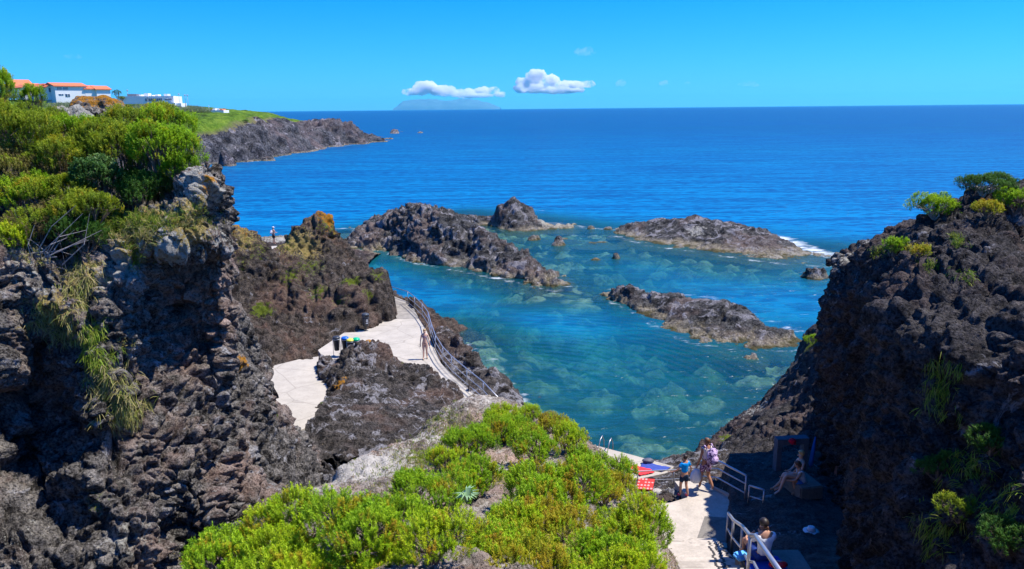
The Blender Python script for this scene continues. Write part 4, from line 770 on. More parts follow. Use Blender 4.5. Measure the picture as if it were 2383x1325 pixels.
# --- grass (nobody could count it)
def grass(name, spots_, mat, targets, seed, lab, droop=False):
    rs = np.random.RandomState(seed); P, Dn, Sz = [], [], []
    for (px, py, wx, wy, n, ln, hang) in spots_:
        for _ in range(n):
            x = px+rs.normal()*wx*.5; y = py+rs.normal()*wy*.5; h = hit(targets, x, y)
            if not h: continue
            loc, nor = h; v = Vector(tuple(rs.normal(size=3)))*.35+nor*.5+Vector((0, 0, -.75 if hang else .9))
            for q in range(7):
                P.append(tuple(loc+Vector(tuple(rs.normal(size=3)*.03)))); Dn.append(tuple(v+Vector(tuple(rs.normal(size=3)))*.25)); Sz.append(ln*.8*(.5+.6*rs.rand()))
    P = np.array(P); Dn = np.array(Dn); Dn /= np.linalg.norm(Dn, axis=1)[:, None]; Sz = np.array(Sz)[:, None]; n = len(P)
    sd = np.cross(Dn, rs.normal(size=(n, 3))); sd /= np.linalg.norm(sd, axis=1)[:, None]; wdt = .0035+.003*rs.rand(n, 1)
    m = P+Dn*Sz*.55; g = np.array([0, 0, -1.])
    tip = P+Dn*Sz+g*Sz*.28; m = m+g*Sz*.04
    V = np.stack([P-sd*wdt, P+sd*wdt, m+sd*wdt*.8, m-sd*wdt*.8, tip+sd*.0015, tip-sd*.0015], 1).reshape(-1, 3)
    b = np.arange(n)[:, None]*6; F_ = np.concatenate([b+np.array([0, 1, 2, 3]), b+np.array([3, 2, 4, 5])])
    t = rs.rand(n)
    tag(npmesh(name, V, F_, mat, smooth=False, attrs={'tint': np.repeat(t, 6), 'tip': np.tile([.2, .2, .7, .7, 1, 1], n)}), lab, kind='stuff', cat='grass')
grass('grass', [(185, 640, 45, 60, 150, .30, 1), (180, 690, 30, 30, 80, .28, 1), (100, 735, 60, 40, 90, .2, 1), (145, 775, 45, 25, 70, .2, 1), (270, 905, 60, 50, 120, .28, 1), (290, 955, 40, 35, 110, .28, 1), (235, 870, 40, 30, 80, .24, 1), (320, 545, 50, 30, 150, .26, 0), (430, 520, 80, 25, 120, .18, 0), (300, 805, 30, 20, 16, .15, 0), (90, 600, 40, 20, 40, .16, 0)], GRASS, ['left_cliff'], 71, 'dry straw coloured grass hanging down the left cliff face in tufts')
grass('grass', [(260, 525, 60, 30, 170, .24, 0), (340, 520, 90, 22, 220, .22, 0), (215, 790, 30, 50, 110, .20, 1), (225, 830, 40, 30, 90, .2, 1), (460, 490, 40, 20, 40, .14, 0), (30, 540, 40, 30, 60, .2, 1), (310, 590, 20, 30, 50, .2, 0)], GRASSG, ['left_cliff'], 72, 'fresh green grass along the ledge and streak of the left cliff')
grass('grass', [(1060, 1000, 90, 45, 170, .16, 0), (970, 1080, 90, 60, 140, .15, 0), (1110, 1085, 60, 60, 120, .2, 0), (1200, 1010, 60, 30, 60, .22, 0), (1290, 1300, 120, 40, 160, .12, 0), (1510, 1210, 40, 60, 130, .16, 0), (1480, 1140, 30, 30, 60, .16, 0), (1180, 1120, 90, 40, 120, .12, 0), (860, 1140, 140, 50, 70, .10, 0), (1560, 1290, 30, 60, 60, .1, 0), (1250, 1180, 80, 30, 50, .22, 0)], GRASS, ['mound'], 73, 'sparse dry grass over the pale bare ground of the foreground mound')
grass('grass', [(1040, 985, 80, 40, 120, .12, 0), (980, 1070, 80, 50, 120, .12, 0), (920, 1110, 120, 60, 90, .1, 0), (700, 1170, 60, 20, 40, .1, 0), (1150, 980, 40, 20, 40, .14, 0), (1330, 1010, 60, 20, 50, .12, 0)], GRASSG, ['mound'], 74, 'low green herbs creeping over the pale rock slope of the mound')
grass('grass', [(2230, 560, 25, 20, 40, .18, 0), (2170, 620, 25, 15, 30, .16, 0), (2040, 590, 20, 12, 30, .14, 0), (2250, 640, 20, 20, 30, .16, 1), (2190, 900, 50, 60, 70, .25, 1), (2260, 1080, 60, 60, 80, .25, 1), (2180, 1240, 60, 60, 60, .25, 1), (2340, 1180, 50, 80, 60, .25, 1)], GRASSG, ['right_cliff'], 75, 'thin grass tufts clinging to the shaded right cliff')
# spiky rosette in the middle of the mound
h = hit(['mound'], 1088, 1222)
if h:
    bm = bmesh.new(); rs = np.random.RandomState(5)
    for k in range(26):
        a = rs.rand()*2*PI; l = .15+.10*rs.rand(); o1 = Vector((math.cos(a), math.sin(a), 0)); sd = Vector((-o1.y, o1.x, 0))*.012
        p0 = Vector((0, 0, 0)); p1 = o1*l*.4+Vector((0, 0, l*.7)); p2 = o1*l*.9+Vector((0, 0, l*.62))
        v = [bm.verts.new(q) for q in (p0-sd, p0+sd, p1+sd, p1-sd, p2)]; bm.faces.new((v[0], v[1], v[2], v[3])); bm.faces.new((v[3], v[2], v[4]))
    tag(bmobj('spiky_plant', bm, plain('pale green blades', (.22, .34, .16), .5), loc=h[0]+Vector((0, -.05, .35))), 'pale spiky rosette of long narrow leaves in the middle of the mound', 'plant')
# bleached branches on the left cliff edge
bm = bmesh.new(); rs = np.random.RandomState(8)
for k in range(16):
    a = Dp(90+rs.normal()*25, 610+rs.normal()*8, 15.6); b = Dp(150+rs.normal()*60, 545+rs.normal()*40, 15.5); mm = (a+b)/2+Vector(tuple(rs.normal(size=3)*.12)); tube(bm, [a, mm, b], [.014, .009, .004], 4)
tag(bmobj('dead_branches', bm, DEAD), 'bleached bare branches fanned out on the left cliff edge', 'dead wood')
# lichened outcrops between the shrubs
def boulder(name, c, r, mat, label, cat, seed, sc=(1, 1, 1), spots=None, sub=5, amp=.3, group=None):
    bm = bmesh.new(); bmesh.ops.create_icosphere(bm, subdivisions=sub, radius=1); V = np.array([v.co[:] for v in bm.verts]); Fq = np.array([[v.index for v in f.verts] for f in bm.faces]); bm.free()
    f1, _ = worley(V*1.3+seed); f3, _ = worley(V*4+seed); k = 1+amp*(fbm(V*1.2+seed, 3)+.9*(.6-f1)+.35*(.5-f3)); W = V*k[:, None]*r*np.array(sc)
    at = {q: np.zeros(len(W)) for q in ('lich', 'moss', 'orange', 'dry')}
    for q, fn in (spots or {}).items(): at[q] = fn(V)
    return tag(npmesh(name, W, Fq, mat, attrs=at, loc=c), label, cat, group)
boulder('outcrop', Dp(224, 262, 21.5), .60, M_cliff, 'rounded outcrop crusted with orange lichen between the cliff top shrubs', 'rock', 3., (1.15, 1, .75), {'orange': lambda V: np.clip(V[:, 2]*.6+.2, 0, .7), 'lich': lambda V: .45+0*V[:, 0]})
boulder('outcrop', Dp(172, 300, 20.5), .45, M_cliff, 'pale grey outcrop left below the orange crusted one', 'rock', 13., (.9, 1, 1.3), {'lich': lambda V: .7+0*V[:, 0]})
boulder('stone', Dp(2195, 668, 17.6), .28, M_mound, 'smooth pale stone stuck in the dark face of the right cliff', 'stone', 5., (1, 1, .8), {'lich': lambda V: .5+0*V[:, 0]}, sub=4, amp=.12)
if 1: boulder('stone', Dp(1527, 1150, 21.9), .23, M_mound, 'pale boulder at the foot of the red board', 'stone', 25., (1.2, 1, .6), {'lich': lambda V: .9+0*V[:, 0]}, sub=4, amp=.15)
hh = hit(['centre_rock', 'path'], 862, 797)
# ------------------------------------------------------------------ railings
def railing(label, posts, h, rails, r=.022, name='handrail', group=None, ends=(), extra=None):
    """posts: foot points; rails: heights as a share of h; the rails follow the heads of the posts"""
    root = empty(name, posts[0], label=label, cat='railing', group=group); o0 = Vector(posts[0])
    hh = h if isinstance(h, list) else [h]*len(posts)
    for p, q in zip(posts, hh):
        if q <= 0: continue
        bm = bmesh.new(); tube(bm, [p-o0-Vector((0, 0, .03)), p-o0+Vector((0, 0, abs(q)))], r, 8); bmobj('post', bm, M_steel, root, True)
    for f in rails:
        pts = [p-o0+Vector((0, 0, abs(q)*f)) for p, q in zip(posts, hh)]
        P = []
        for i in range(len(pts)-1): P += [pts[i]]
        P.append(pts[-1]); bm = bmesh.new(); tube(bm, P, r*(1.15 if f == rails[0] else .75), 8); bmobj('rail', bm, M_steel, root, True)
    return root
pr = [Zp(x, y, 2.0) for x, y in ((912, 697), (949.5, 709), (965.5, 722), (983, 739), (997, 760), (1004, 787), (1014, 817), (1031, 846), (1051, 869), (1087, 901), (1125, 933), (1162, 975))]
railing('long curved steel railing along the seaward edge of the pale path', pr, .92, (1.0, .55, .16), .024)
railing('low thin steel railing above the red and blue towels', [Dp(1400, 1110, 22.5)+Vector((0, 0, -.1)), Dp(1440, 1128, 22.0), Dp(1483, 1140, 22.1), Dp(1567, 1137, 23.2), Dp(1627, 1130, 24)], [.55, -.6, .62, .66, .66], (1.0, .5), .018)
a1 = Zp(1733, 1171, LZ); a0 = Zp(1668, 1134, LZ-.1); a1b = a1.copy()
railing('thick steel railing beside the landing behind the walking woman', [Zp(1629, 1128, LZ-.2), a0, a1], [-.75, -.84, .84], (1.0, .70, .36), .03)
railing('short steel railing at the edge of the shaded terrace', [Zp(1741, 1178, LZ+.05), Zp(1775, 1189, LZ+.1)], [.62, .62], (1.0, .5, .12), .026)
fr_ = [Zp(1691, 1263, LZ), Zp(1702, 1288, 4.55), Zp(1722, 1322, 5.5), Zp(1738, 1362, 6.3), Zp(1750, 1365, 6.35), Zp(1820, 1530, 8.3)]
railing('foreground steel railing climbing beside the steps', fr_, [.83, .88, .97, 1.02, -1.04, 1.04], (1.0, .48), .034)
# kerb of the landing and dark pebble seams in the steps
bm = bmesh.new(); tube(bm, [Zp(1655, 1133, LZ+.02), Zp(1690, 1150, LZ+.02), Zp(1726, 1172, LZ+.02), Zp(1744, 1180, LZ+.02)], .055, 6); tag(bmobj('kerb', bm, M_steps), kind='structure')
bm = bmesh.new(); rs = np.random.RandomState(2)
def stepz(y): return LZ+.155*max(0, math.ceil((st0.y-y)/.34)) if y < st0.y else LZ
for (xa, ya), (xb_, yb2) in (((1650, 1262), (1672, 1325)), ((1664, 1266), (1690, 1322)), ((1675, 1265), (1700, 1300)), ((1678, 1322), (1694, 1318))):
    for k in range(24):
        t = k/23; px = xa+(xb_-xa)*t+rs.normal()*1.3+2.5*math.sin(k*.9); py = ya+(yb2-ya)*t
        v = ray(px, py); p = None
        for d in np.arange(12, 22, .02):
            q = Vector((v.x/v.y*d, d, CAMZ+v.z/v.y*d))
            if q.z <= stepz(q.y): p = q; break
        if p: bmesh.ops.create_icosphere(bm, subdivisions=1, radius=.028, matrix=Matrix.Translation((p.x, p.y, stepz(p.y)+.002)) @ Matrix.Diagonal((1.3, 1, .4, 1)))
tag(bmobj('pebble_inlay', bm, plain('dark pebbles', (.03, .027, .025))), 'dark pebbles inlaid in wandering lines across the cream steps', 'pebbles', kind='stuff')
# ------------------------------------------------------------------ bins
BODY = plain('charcoal plastic', (.028, .034, .045), .35, var=.15); GAL = plain('galvanised hoop', (.45, .47, .48), .4, .7)
def bin4(base, colr, label, leanv=0):
    root = empty('litter_bin', base, label=label, cat='bin', group='row of recycling bins')
    bm = bmesh.new(); lathe(bm, [(.125, .30), (.135, .32), (.175, .93), (.185, .95), (.185, .97)], 20); bmobj('bin_body', bm, BODY, root, True)
    bm = bmesh.new(); lathe(bm, [(.20, .955), (.205, .985), (.195, 1.02), (.15, 1.06), (.07, 1.085), (.01, 1.09)], 20); bmobj('lid', bm, plain('lid '+label[:8], colr, .3), root, True)
    bm = bmesh.new(); lathe(bm, [(.188, .90), (.197, .905), (.197, .93), (.188, .935)], 20); bmobj('hoop', bm, GAL, root, True)
    for sx in (-1, 1):
        bm = bmesh.new(); tube(bm, [Vector((sx*.19, 0, .92)), Vector((sx*.19, 0, .02))], .014, 6); bmobj('leg', bm, GAL, root, True)
        bm = bmesh.new(); bx(bm, (sx*.19, 0, .008), (.09, .12, .016)); bmobj('foot_plate', bm, GAL, root)
for x, y, z, c, l in ((785, 828, 2.28, (.035, .04, .05), 'recycling bin with a black lid, leftmost of the row'), (805, 829, 2.28, (.01, .12, .55), 'recycling bin with a bright blue lid'), (817, 834, 2.28, (.68, .62, .08), 'recycling bin with a yellow lid'), (831, 832, 2.28, (.0, .42, .20), 'recycling bin with a green lid, rightmost of the row')):
    bin4(Zp(x, y, z), c, l)
b = Zp(852, 770, 2.0); root = empty('litter_bin', b, rz=.5, label='tall charcoal pole bin with open mouth and white emblem against the rock', cat='bin')
bm = bmesh.new(); tube(bm, [(0, 0, 0), (0, 0, .35)], .03, 8); bx(bm, (0, 0, .01), (.2, .2, .02)); bmobj('post', bm, BODY, root, True)
bm = bmesh.new(); lathe(bm, [(.13, .30), (.17, .31), (.20, .80), (.205, .84)], 24); bmobj('bin_body', bm, BODY, root, True)
bm = bmesh.new(); lathe(bm, [(.20, .86), (.215, .88), (.215, 1.02), (.20, 1.06), (.12, 1.10), (.01, 1.11)], 24); bmobj('hood', bm, plain('hood plastic', (.05, .06, .075), .35), root, True)
bm = bmesh.new(); bx(bm, (.03, -.212, .955), (.24, .03, .09)); bmobj('opening_shade', bm, plain('opening shade', (.003, .003, .004)), root)  # near-black block stands for the shade inside the bin's mouth
WH = plain('white print', (.62, .64, .66), .5)
bm = bmesh.new()
for k in range(14):
    a = 2*PI*k/14; t = -PI/2+.42*math.cos(a)*.55+.12; bx(bm, (.200*math.cos(t), .200*math.sin(t), .66+.075*math.sin(a)), (.022, .022, .022))
for xx, zz in ((0, .70), (0, .66), (.03, .63), (-.03, .63)):
    t = -PI/2+.12+xx*5; bx(bm, (.200*math.cos(t), .200*math.sin(t), zz), (.02, .02, .03))
bmobj('emblem', bm, WH, root)
bm = bmesh.new()
for k in range(9): t = -PI/2-.25+k*.09; bx(bm, (.19*math.cos(t), .19*math.sin(t), .50), (.017, .017, .03))
bmobj('print_line', bm, WH, root)
boulder('lichened_stone', Dp(858, 796, 38.9), .16, M_mound, 'small orange brown stone on top of the centre rock beside the bins', 'stone', 31., (1.1, 1, .8), {'orange': lambda V: .75+0*V[:, 0]}, sub=3, amp=.15)
# ------------------------------------------------------------------ people
def mat_cloth(name, c, c2=None, sc=26, th=.52):
    n = NT(name)
    if c2 is None: k = n.noise(9, 3); return n.fin(n.mix(k, tuple(x*.8 for x in c), tuple(min(1, x*1.15) for x in c)), .85, n.bump(k, .5, .02), spec=.15)
    k = n.noise(sc, 2, .5); return n.fin(n.mix(n.rng(k, th-.02, th+.02), c, c2), .85, spec=.15)
def skinm(c): return plain('skin', c, .55, var=.06, scale=6, spec=.3)
SK_L = skinm((.62, .38, .28)); SK_M = skinm((.48, .25, .16)); SK_T = skinm((.36, .17, .10))
def skin(name, pts, edges, mat, parent, root=0, sub=1):
    """pts: (x, y, z, r or (rx, ry))"""
    me = bpy.data.meshes.new(name); me.from_pydata([p[:3] for p in pts], edges, []); o = bpy.data.objects.new(name, me); COL.objects.link(o)
    m = o.modifiers.new('s', 'SKIN'); m.use_smooth_shade = True; ly = me.skin_vertices[0].data
    for i, p in enumerate(pts): r = p[3]; ly[i].radius = (r, r) if not isinstance(r, tuple) else r; ly[i].use_root = (i == root)
    if sub: s = o.modifiers.new('u', 'SUBSURF'); s.levels = sub; s.render_levels = sub
    bpy.context.view_layer.update(); dg = bpy.context.evaluated_depsgraph_get(); me2 = bpy.data.meshes.new_from_object(o.evaluated_get(dg)); me2.name = name
    bpy.data.objects.remove(o); me2.materials.clear(); me2.materials.append(mat); me2.polygons.foreach_set('use_smooth', np.ones(len(me2.polygons), bool))
    o = bpy.data.objects.new(name, me2); COL.objects.link(o); o.parent = parent; return o
STAND = dict(pelvis=(0, 0, .95), waist=(0, .01, 1.10), chest=(0, .01, 1.27), nb=(0, 0, 1.43), neck=(0, .01, 1.49), h1=(0, .025, 1.56), h2=(0, .02, 1.64),
 shL=(-.155, 0, 1.39), elL=(-.22, -.02, 1.12), wrL=(-.25, .05, .88), haL=(-.25, .075, .80), shR=(.155, 0, 1.39), elR=(.22, -.02, 1.12), wrR=(.25, .05, .88), haR=(.25, .075, .80),
 hiL=(-.085, 0, .90), knL=(-.10, .02, .49), anL=(-.10, 0, .09), toL=(-.11, .15, .035), hiR=(.085, 0, .90), knR=(.10, .02, .49), anR=(.10, 0, .09), toR=(.11, .15, .035))
def person(foot, rz, H, label, skinmat, hair, pose=None, clothes=(), hairlen=.0, group=None, shoes=None, fem=False, hat=None):
    J = dict(STAND); J.update(pose or {}); k = H/1.70; root = empty('person', foot, rz, label=label, cat='person', group=group)
    J = {a: Vector(b)*k for a, b in J.items()}; R = lambda x: x*k*1.0
    w = .135 if fem else .145
    names = ['pelvis', 'waist', 'chest', 'nb', 'neck', 'h1', 'h2']; rad = [(R(w), R(.10)), (R(.105 if fem else .125), R(.085)), (R(.135 if fem else .15), R(.10)), (R(.085), R(.07)), R(.05), R(.078), R(.072)]
    pts = []; idx = {}
    def add(nm, p, r): idx[nm] = len(pts); pts.append((p.x, p.y, p.z, r))
    for nm, r in zip(names, rad): add(nm, J[nm], r)
    E = [(i, i+1) for i in range(6)]
    for s in 'LR':
        add('sh'+s, J['sh'+s], R(.052)); add('el'+s, J['el'+s], R(.036)); add('wr'+s, J['wr'+s], R(.024)); add('ha'+s, J['ha'+s], (R(.034), R(.018)))
        E += [(idx['nb'], idx['sh'+s]), (idx['sh'+s], idx['el'+s]), (idx['el'+s], idx['wr'+s]), (idx['wr'+s], idx['ha'+s])]
        d = (J['ha'+s]-J['wr'+s]).normalized(); sd = d.cross(Vector((0, 1, .3))).normalized(); cu = sd.cross(d)
        for q, (o_, l) in enumerate(((-.028, .065), (-.009, .078), (.010, .074), (.028, .058))):
            a = J['ha'+s]+sd*R(o_)+d*R(.03); add('f%d%s' % (q, s), a, R(.009)); b2 = a+(d*R(l*.5)+cu*R(.008)); add('g%d%s' % (q, s), b2, R(.008)); c2 = b2+(d*R(l*.4)+cu*R(.022)); add('k%d%s' % (q, s), c2, R(.006))
            E += [(idx['ha'+s], idx['f%d%s' % (q, s)]), (idx['f%d%s' % (q, s)], idx['g%d%s' % (q, s)]), (idx['g%d%s' % (q, s)], idx['k%d%s' % (q, s)])]
        t = J['wr'+s].lerp(J['ha'+s], .5)-sd*R(.03); add('t'+s, t+cu*R(.015)+d*R(.01), R(.011)); add('u'+s, t-sd*R(.012)+cu*R(.02)+d*R(.045), R(.008)); E += [(idx['wr'+s], idx['t'+s]), (idx['t'+s], idx['u'+s])]
        add('hi'+s, J['hi'+s], R(.092)); add('th'+s, J['hi'+s].lerp(J['kn'+s], .45), R(.082)); add('kn'+s, J['kn'+s], R(.054)); add('ca'+s, J['kn'+s].lerp(J['an'+s], .35), R(.057)); add('an'+s, J['an'+s], R(.036)); add('to'+s, J['to'+s], (R(.042), R(.022)))
        E += [(idx['pelvis'], idx['hi'+s]), (idx['hi'+s], idx['th'+s]), (idx['th'+s], idx['kn'+s]), (idx['kn'+s], idx['ca'+s]), (idx['ca'+s], idx['an'+s]), (idx['an'+s], idx['to'+s])]
    skin('body', pts, E, skinmat, root)
    up = (J['h2']-J['neck']).normalized(); fw = Vector(J.get('face', Vector((0, 1, 0)))).normalized(); fw = (fw-up*fw.dot(up)).normalized(); sd = fw.cross(up)
    hc = (J['h1']+J['h2'])/2
    bm = bmesh.new(); m = Matrix((sd, fw, up)).transposed().to_4x4(); m.translation = hc-fw*R(.012)+up*R(.03)
    bmesh.ops.create_uvsphere(bm, u_segments=16, v_segments=10, radius=1, matrix=m @ Matrix.Diagonal((R(.088), R(.100), R(.098), 1)))
    mi = m.inverted()
    for v in bm.verts:       # open the hair over the face
        q = mi @ v.co
        if q.y > R(.02) and q.z < R(.035): v.co = m @ Vector((q.x*.72, q.y*.62, q.z*.8))
    if hairlen:
        pass
    bmobj('hair', bm, hair, root, True)
    if hairlen: skin('hair_length', [(*(hc-fw*R(.05)), R(.07)), (*(hc-fw*R(.085)-up*R(hairlen*.5)), R(.062)), (*(hc-fw*R(.09)-up*R(hairlen)), R(.03))], [(0, 1), (1, 2)], hair, root)
    for s in (-1, 1):
        bm = bmesh.new(); bmesh.ops.create_uvsphere(bm, u_segments=6, v_segments=5, radius=R(.010), matrix=Matrix.Translation(hc+fw*R(.076)+sd*s*R(.03)+up*R(.008))); bmobj('eye', bm, hair, root, True)
    bm = bmesh.new(); bmesh.ops.create_cone(bm, cap_ends=True, segments=6, radius1=R(.014), radius2=R(.005), depth=R(.035), matrix=Matrix.Translation(hc+fw*R(.084)-up*R(.012))); bmobj('nose', bm, skinmat, root, True)
    bm = bmesh.new(); bx(bm, hc+fw*R(.074)-up*R(.042), (R(.035), R(.012), R(.008))); bmobj('mouth', bm, plain('lips', (.35, .10, .09)), root)
    def garment(kind, mat, e=.014):
        a = R(e)
        if kind in ('tshirt', 'top', 'tank'):
            P = [(*J['pelvis'].lerp(J['waist'], .1), (R(w)+a, R(.10)+a)), (*J['waist'], (R(.112 if fem else .13)+a, R(.09)+a)), (*J['chest'], (R(.138 if fem else .152)+a, R(.103)+a)), (*J['nb'], (R(.088)+a, R(.07)+a))]; Eg = [(0, 1), (1, 2), (2, 3)]
            for s in 'LR':
                i = len(P); P.append((*J['sh'+s], R(.055)+a)); Eg.append((3, i))
                if kind == 'tshirt': P.append((*J['sh'+s].lerp(J['el'+s], .65), R(.050)+a)); Eg.append((i, i+1))
            skin('shirt', P, Eg, mat, root)
        elif kind in ('shorts', 'trousers'):
            P = [(*J['waist'].lerp(J['pelvis'], .6), (R(w)+a*.8, R(.10)+a)), (*J['pelvis'], (R(w)+a, R(.105)+a))]; Eg = [(0, 1)]
            for s in 'LR':
                i = len(P); P.append((*J['hi'+s], R(.095)+a)); P.append((*J['hi'+s].lerp(J['kn'+s], .75), R(.078)+a*1.5)); Eg += [(1, i), (i, i+1)]
            skin('shorts', P, Eg, mat, root)
        elif kind == 'bra':
            c = J['chest'].lerp(J['nb'], .1); skin('bikini_top', [(*(c-Vector((0, 0, R(.035)))), (R(.150)+a, R(.122)+a)), (*(c+Vector((0, 0, R(.035)))), (R(.148)+a, R(.120)+a))], [(0, 1)], mat, root)
        elif kind == 'brief':
            P = [(*J['pelvis'].lerp(J['waist'], .05), (R(w)+a*1.6, R(.115)+a)), (*(J['pelvis']-Vector((0, 0, R(.075)))), (R(.15), R(.125)))]; skin('bikini_bottom', P, [(0, 1)], mat, root)
        elif kind == 'skirt':
            P = [(*J['waist'], (R(.115)+a, R(.09)+a)), (*J['pelvis'], (R(w)+a*1.5, R(.11)+a*1.5)), (*((J['hiL']+J['hiR'])/2-Vector((0, 0, R(.18)))), (R(.17)+a, R(.13)+a))]; skin('tunic', P, [(0, 1), (1, 2)], mat, root)
    for kd, mt in clothes: garment(kd, mt)
    if shoes:
        for s in 'LR': skin('shoe', [(*(J['an'+s]-Vector((0, 0, R(.03)))), R(.045)), (*J['an'+s].lerp(J['to'+s], .6), R(.047)), (*J['to'+s], R(.040))], [(0, 1), (1, 2)], shoes, root)
    if hat:
        bm = bmesh.new(); lathe(bm, [(R(.10), 0), (R(.103), R(.03)), (R(.08), R(.085)), (R(.01), R(.105))], 16)
        bx(bm, (0, R(.13), R(.01)), (R(.13), R(.12), R(.012))); o = bmobj('cap', bm, hat, root, True); o.matrix_local = Matrix.Translation(hc+up*R(.045)) @ Matrix((sd, fw, up)).transposed().to_4x4()
    return root
DKH = plain('dark hair', (.025, .016, .012), .5); BRH = plain('brown hair', (.13, .06, .03), .5); BLH = plain('blond hair', (.50, .32, .14), .5)
# boy and woman on the landing
boy = person(Zp(1591, 1156, LZ), .55, 1.28, 'boy in a bright blue t-shirt and navy shorts walking towards the pool', SK_M, DKH,
  dict(elL=(-.33, .04, 1.18), wrL=(-.44, .20, 1.05), haL=(-.48, .27, 1.03), elR=(.26, -.08, 1.14), wrR=(.30, .02, .92), haR=(.30, .05, .84), knL=(-.09, .10, .49), anL=(-.10, .08, .09), toL=(-.11, .22, .035), anR=(.10, -.12, .11), toR=(.11, .02, .035), knR=(.10, .0, .49)),
  (('tshirt', mat_cloth('blue t-shirt', (.0, .26, .72))), ('shorts', mat_cloth('navy shorts', (.012, .03, .07)))), shoes=plain('pink shoes', (.75, .06, .11)))
wom = person(Zp(1640, 1140, LZ), .45, 1.60, 'woman with hair tied back carrying a backpack and walking beside the boy', SK_T, BRH,
  dict(elL=(-.20, .02, 1.12), wrL=(-.24, .10, .88), haL=(-.24, .12, .80), knL=(-.09, .10, .49), anL=(-.10, .12, .09), toL=(-.11, .26, .035), knR=(.09, -.02, .49), anR=(.10, -.26, .16), toR=(.11, -.14, .04), face=(-.5, 1, 0)),
  (('top', mat_cloth('white top', (.72, .66, .66))), ('shorts', mat_cloth('floral shorts', (.10, .03, .10), (.55, .38, .52), 22))), shoes=plain('grey trainers', (.55, .57, .60)), fem=True)
skin('bun', [(0, -.10, 1.50, .04), (0, -.13, 1.46, .035)], [(0, 1)], BRH, wom, sub=1)
def backpack(loc, rz, s, mat, label):
    root = empty('backpack', loc, rz, label=label, cat='backpack')
    bm = bmesh.new(); bmesh.ops.create_cube(bm, size=1, matrix=Matrix.Diagonal((.32*s, .19*s, .46*s, 1))); bmesh.ops.bevel(bm, geom=bm.edges[:], offset=.07*s, segments=3, affect='EDGES'); bmobj('pack', bm, mat, root, True)
    bm = bmesh.new(); bmesh.ops.create_cube(bm, size=1, matrix=Matrix.Translation((0, -.11*s, -.09*s)) @ Matrix.Diagonal((.24*s, .08*s, .22*s, 1))); bmesh.ops.bevel(bm, geom=bm.edges[:], offset=.03*s, segments=2, affect='EDGES'); bmobj('pocket', bm, mat, root, True)
    for sx in (-1, 1):
        bm = bmesh.new(); tube(bm, [(sx*.10*s, .08*s, .20*s), (sx*.12*s, .18*s, .27*s), (sx*.13*s, .30*s, .18*s), (sx*.13*s, .28*s, -.02*s), (sx*.12*s, .09*s, -.14*s)], .018*s, 6); bmobj('strap', bm, mat, root, True)
    return root
wf = Zp(1640, 1140, LZ); rzm = Matrix.Rotation(.45, 3, 'Z')
backpack(wf+rzm @ Vector((.02, -.22, 1.14)), .45, 1.05, mat_cloth('floral backpack', (.46, .34, .56), (.06, .03, .12), 14, .53), 'lilac and dark floral backpack on the back of the walking woman')
bm = bmesh.new(); rs = np.random.RandomState(3); rings = []
for z, rx, ry in ((.0, .05, .03), (-.04, .09, .05), (-.14, .14, .09), (-.30, .17, .11), (-.40, .14, .10), (-.44, .05, .04)):
    rings.append([bm.verts.new((rx*math.cos(2*PI*k/14)*(1+.15*rs.normal()), ry*math.sin(2*PI*k/14)*(1+.15*rs.normal()), z)) for k in range(14)])
for a, b_ in zip(rings, rings[1:]):
    for k in range(14): bm.faces.new((a[k], a[(k+1) % 14], b_[(k+1) % 14], b_[k]))
bm.faces.new(rings[0][::-1]); bm.faces.new(rings[-1])
pb = empty('plastic_bag', wf+rzm @ Vector((-.25, .12, .66)), label='white plastic carrier bag hanging from the hand of the walking woman', cat='bag'); bmobj('bag_body', bm, mat_cloth('white plastic', (.74, .78, .80)), pb, True)
for sx in (-1, 1): bm = bmesh.new(); tube(bm, [(sx*.05, 0, -.05), (sx*.035, 0, .05), (0, 0, .11)], .012, 5); bmobj('handle', bm, mat_cloth('bag handle', (.7, .74, .78)), pb, True)
# bikini woman on the path, man on the shelf
person(Zp(990, 836, 2.0), PI+.05, 1.66, 'blond woman in a dark bikini walking on the pale path beside the railing', SK_L, BLH, dict(knR=(.08, .05, .49), anR=(.09, .10, .09), toR=(.10, .24, .035), knL=(-.08, .02, .49), anL=(-.09, -.12, .10), toL=(-.10, .02, .035), wrL=(-.26, .0, .88), haL=(-.26, .02, .80)),
  (('bra', mat_cloth('bikini print', (.05, .04, .09), (.35, .25, .5), 40)), ('brief', mat_cloth('bikini dark', (.05, .012, .02)))), hairlen=.20, fem=True, shoes=plain('thin sandals', (.25, .2, .12)))
person(Zp(638, 568, 1.76), -.6, 1.74, 'man in dark shorts and a white cap standing on the far shelf above the sea', SK_M, DKH, dict(elR=(.24, .05, 1.14), wrR=(.18, .24, 1.12), haR=(.14, .30, 1.12)), (('shorts', mat_cloth('dark shorts', (.015, .015, .02))),), hat=mat_cloth('white cap', (.75, .75, .75)))
backpack(Zp(638, 568, 1.76)+Matrix.Rotation(-.6, 3, 'Z') @ Vector((0, -.24, 1.24)), -.6, .85, mat_cloth('pale backpack', (.62, .64, .70)), 'pale backpack worn by the man on the far shelf')
